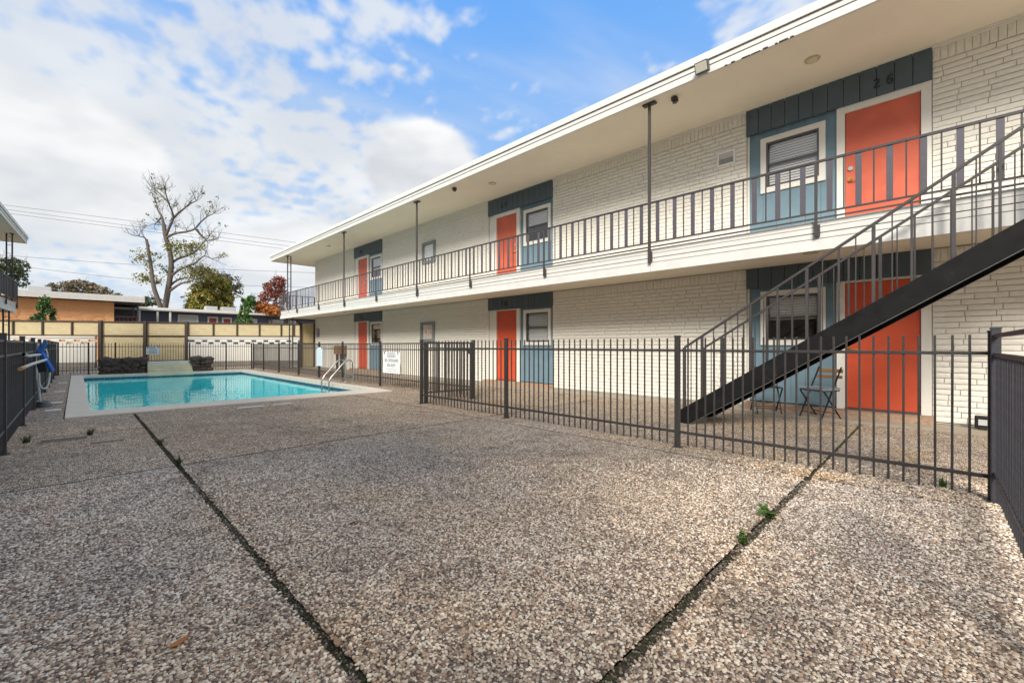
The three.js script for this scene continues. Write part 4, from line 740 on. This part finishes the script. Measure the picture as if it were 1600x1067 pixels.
tree('orange_tree', 'low orange leafed tree under the red tree', 420, 0, 45, [[415, 484, 16, 10], [432, 486, 14, 9], [400, 478, 9, 9]], 2600, .24, [[.26, .085, .014], [.20, .06, .014], [.30, .11, .02]], 484);
tree('green_tree', 'light green tree between rust tree and red tree', 388, 0, 44, [[388, 478, 9, 13], [393, 468, 7, 7], [382, 484, 7, 10]], 2600, .22, [[.055, .115, .03], [.08, .14, .04], [.04, .085, .025]], 472);
tree('left_tree', 'dark tree behind the balcony corner at left edge', 8, 0, 46, [[10, 425, 22, 14], [28, 440, 12, 10], [35, 418, 9, 10], [0, 412, 20, 12], [20, 408, 10, 7]], 3600, .26, [[.035, .055, .02], [.055, .07, .03], [.03, .04, .02]], 430);
tree('oak_tree', 'dark round tree in the gap beside the bare trunk', 226, 0, 70, [[220, 474, 14, 7], [236, 470, 12, 8]], 1800, .36, [[.045, .06, .028], [.06, .075, .03]], 474);
tree('brown_tree', 'wide brown tree showing above the orange brick building', 118, 0, 80, [[95, 452, 20, 9], [125, 450, 26, 11], [150, 454, 18, 8], [75, 458, 18, 6], [172, 460, 16, 4], [125, 441, 12, 4]], 5200, .40, [[.11, .085, .05], [.09, .08, .045], [.14, .10, .055]], 452);
// young conifers in front of the wooden fence's far side
function conifer(label, px, yb, yt, d, cols) {
  const T = thing('young_conifer', label, 'tree', 'young conifers behind the wooden fence'), b = at(px, 539 + 1.17 * F / d, d), t = at(px, yt, d); b.y = -.06; part('trunk', limb([b, b.clone().lerp(t, .5), t], .07, .02, 6), barkD, T);
  const y0 = at(px, yb, d).y, B = []; for (let k = 0; k < 46; k++) { const f = Math.pow(rnd(), 1.3), a = rr(0, 6.3), r = (1 - f) * .55 * (.5 + .5 * rnd()) + .08; B.push([t.x + Math.cos(a) * r, y0 + (t.y - y0) * f, t.z + Math.sin(a) * r, .13, .26, .13]); }
  part('crown', leaves(B, 3200, .13, cols, 0), LEAF, T).userData.kind = 'stuff';
}
conifer('small dark conifer in front of the orange brick building', 69, 505, 463, 26.5, [[.03, .07, .014], [.05, .095, .02], [.022, .05, .012]]);
conifer('small bright green conifer in front of the slate house', 381, 508, 466, 34, [[.05, .11, .018], [.08, .15, .03], [.035, .08, .015]]);
// overhead wires
[[[-60, 312], [250, 351], [560, 392], 'highest overhead wire crossing the sky'], [[-60, 318], [250, 359], [560, 398], 'second overhead wire just under the highest'], [[-60, 324], [250, 364], [560, 404], 'third overhead wire in the upper bundle'], [[-60, 394], [250, 416], [560, 429], 'single overhead wire at mid height'], [[-60, 405], [230, 438], [560, 452], 'lowest overhead wire crossing behind the bare tree']].forEach(([a, b, c, l]) => one('power_line', tube([at(...a, 52), at(...b, 55), at(...c, 60)], .022, 40, 5), mat([.10, .10, .11], .7), l, 'wire', 'overhead wires'));

// ---------------------------------------------------------------- weeds and fallen leaves
function weed(label, v, u, n, R, cols, grassy) {
  const g = []; const C = cols.map(c => c);
  for (let k = 0; k < n; k++) {
    const a = rr(0, 6.3), r = rr(.1, 1) * R, h = grassy ? rr(.03, .11) : rr(.012, .06), len = grassy ? rr(.05, .13) : rr(.018, .036), w = grassy ? .004 : len * .42;
    const q = new THREE.PlaneGeometry(w * 2, len, 2, 3), p = q.attributes.position; for (let i = 0; i < p.count; i++) { const t = p.getY(i) / len + .5; p.setX(i, p.getX(i) * Math.sin(Math.PI * Math.min(.97, .15 + t * .85))); p.setZ(i, -.25 * len * t * t + Math.abs(p.getX(i)) * .3); p.setY(i, p.getY(i) + len / 2); }
    q.rotateX(grassy ? rr(-.5, .2) : rr(-1.4, -.5)); q.rotateY(a); q.translate(v + Math.cos(a) * r * (grassy ? .3 : 1), grassy ? -.01 : h * rr(.2, 1), -u + Math.sin(a) * r * (grassy ? .3 : 1)); q.computeVertexNormals();
    const c = C[(rnd() * C.length) | 0], m = rr(.7, 1.3), ca = []; for (let i = 0; i < p.count; i++) ca.push(c[0] * m, c[1] * m, c[2] * m); q.setAttribute('color', new THREE.Float32BufferAttribute(ca, 3)); const z = plain(q); z.deleteAttribute('uv'); g.push(z);
  }
  return one('weed', mergeGeometries(g), LEAF, label, 'weed');
}
const WG = [[.07, .15, .02], [.10, .20, .03], [.05, .10, .016], [.13, .19, .04]], WD = [[.06, .085, .018], [.10, .11, .03], [.045, .06, .015]];
weed('largest leafy green weed growing in the right deck joint', 3.33, .83, 70, .062, WG); weed('low green weed in the right deck joint nearer the camera', 2.78, .82, 30, .035, WG); 
weed('tuft of grass at the end of the short joint near the pool', .13, 7.86, 46, .10, WD, true); weed('small grass tuft beside the left fence foot', -.42, 7.78, 46, .10, WD, true); weed('grass tuft under the near fence by the right corner post', 5.02, -.02, 40, .08, WG, true); weed('small grass tuft in the left deck joint', .70, 5.25, 40, .05, WD, true); weed('low weed in the left deck joint near the pool', .70, 6.6, 30, .05, WD);
function leaf(label, v, u, s, c, turn) {
  const sh = new THREE.Shape(); sh.moveTo(-.5, 0); sh.quadraticCurveTo(-.2, .36, .5, 0); sh.quadraticCurveTo(-.1, -.34, -.5, 0); const g = new THREE.ExtrudeGeometry(sh, { depth: .02, bevelEnabled: false, curveSegments: 10 }); const p = g.attributes.position; for (let i = 0; i < p.count; i++) { const x = p.getX(i), y = p.getY(i); p.setZ(i, p.getZ(i) + .5 * y * y + .25 * x * x + .04 * n3(x * 6, y * 6, 2)); }
  g.scale(s, s, s); g.rotateX(-Math.PI / 2); g.rotateY(turn); g.translate(v, .008, -u); g.computeVertexNormals(); one('fallen_leaf', uvm(plain(g)), mat(c, .7), label, 'leaf');
}
leaf('curled orange brown leaf lying on the deck at lower left', .285, 2.115, .085, [.42, .16, .04], .5); leaf('tan leaf lying in the left deck joint at the bottom', .72, 1.68, .07, [.42, .24, .12], 1.4); leaf('small dark leaf scrap on the middle deck slab', 1.28, 2.73, .055, [.05, .04, .03], .2);

scene.traverse(o => { if (o.isMesh) o.castShadow = o.receiveShadow = true; });
renderer.render(scene, camera);
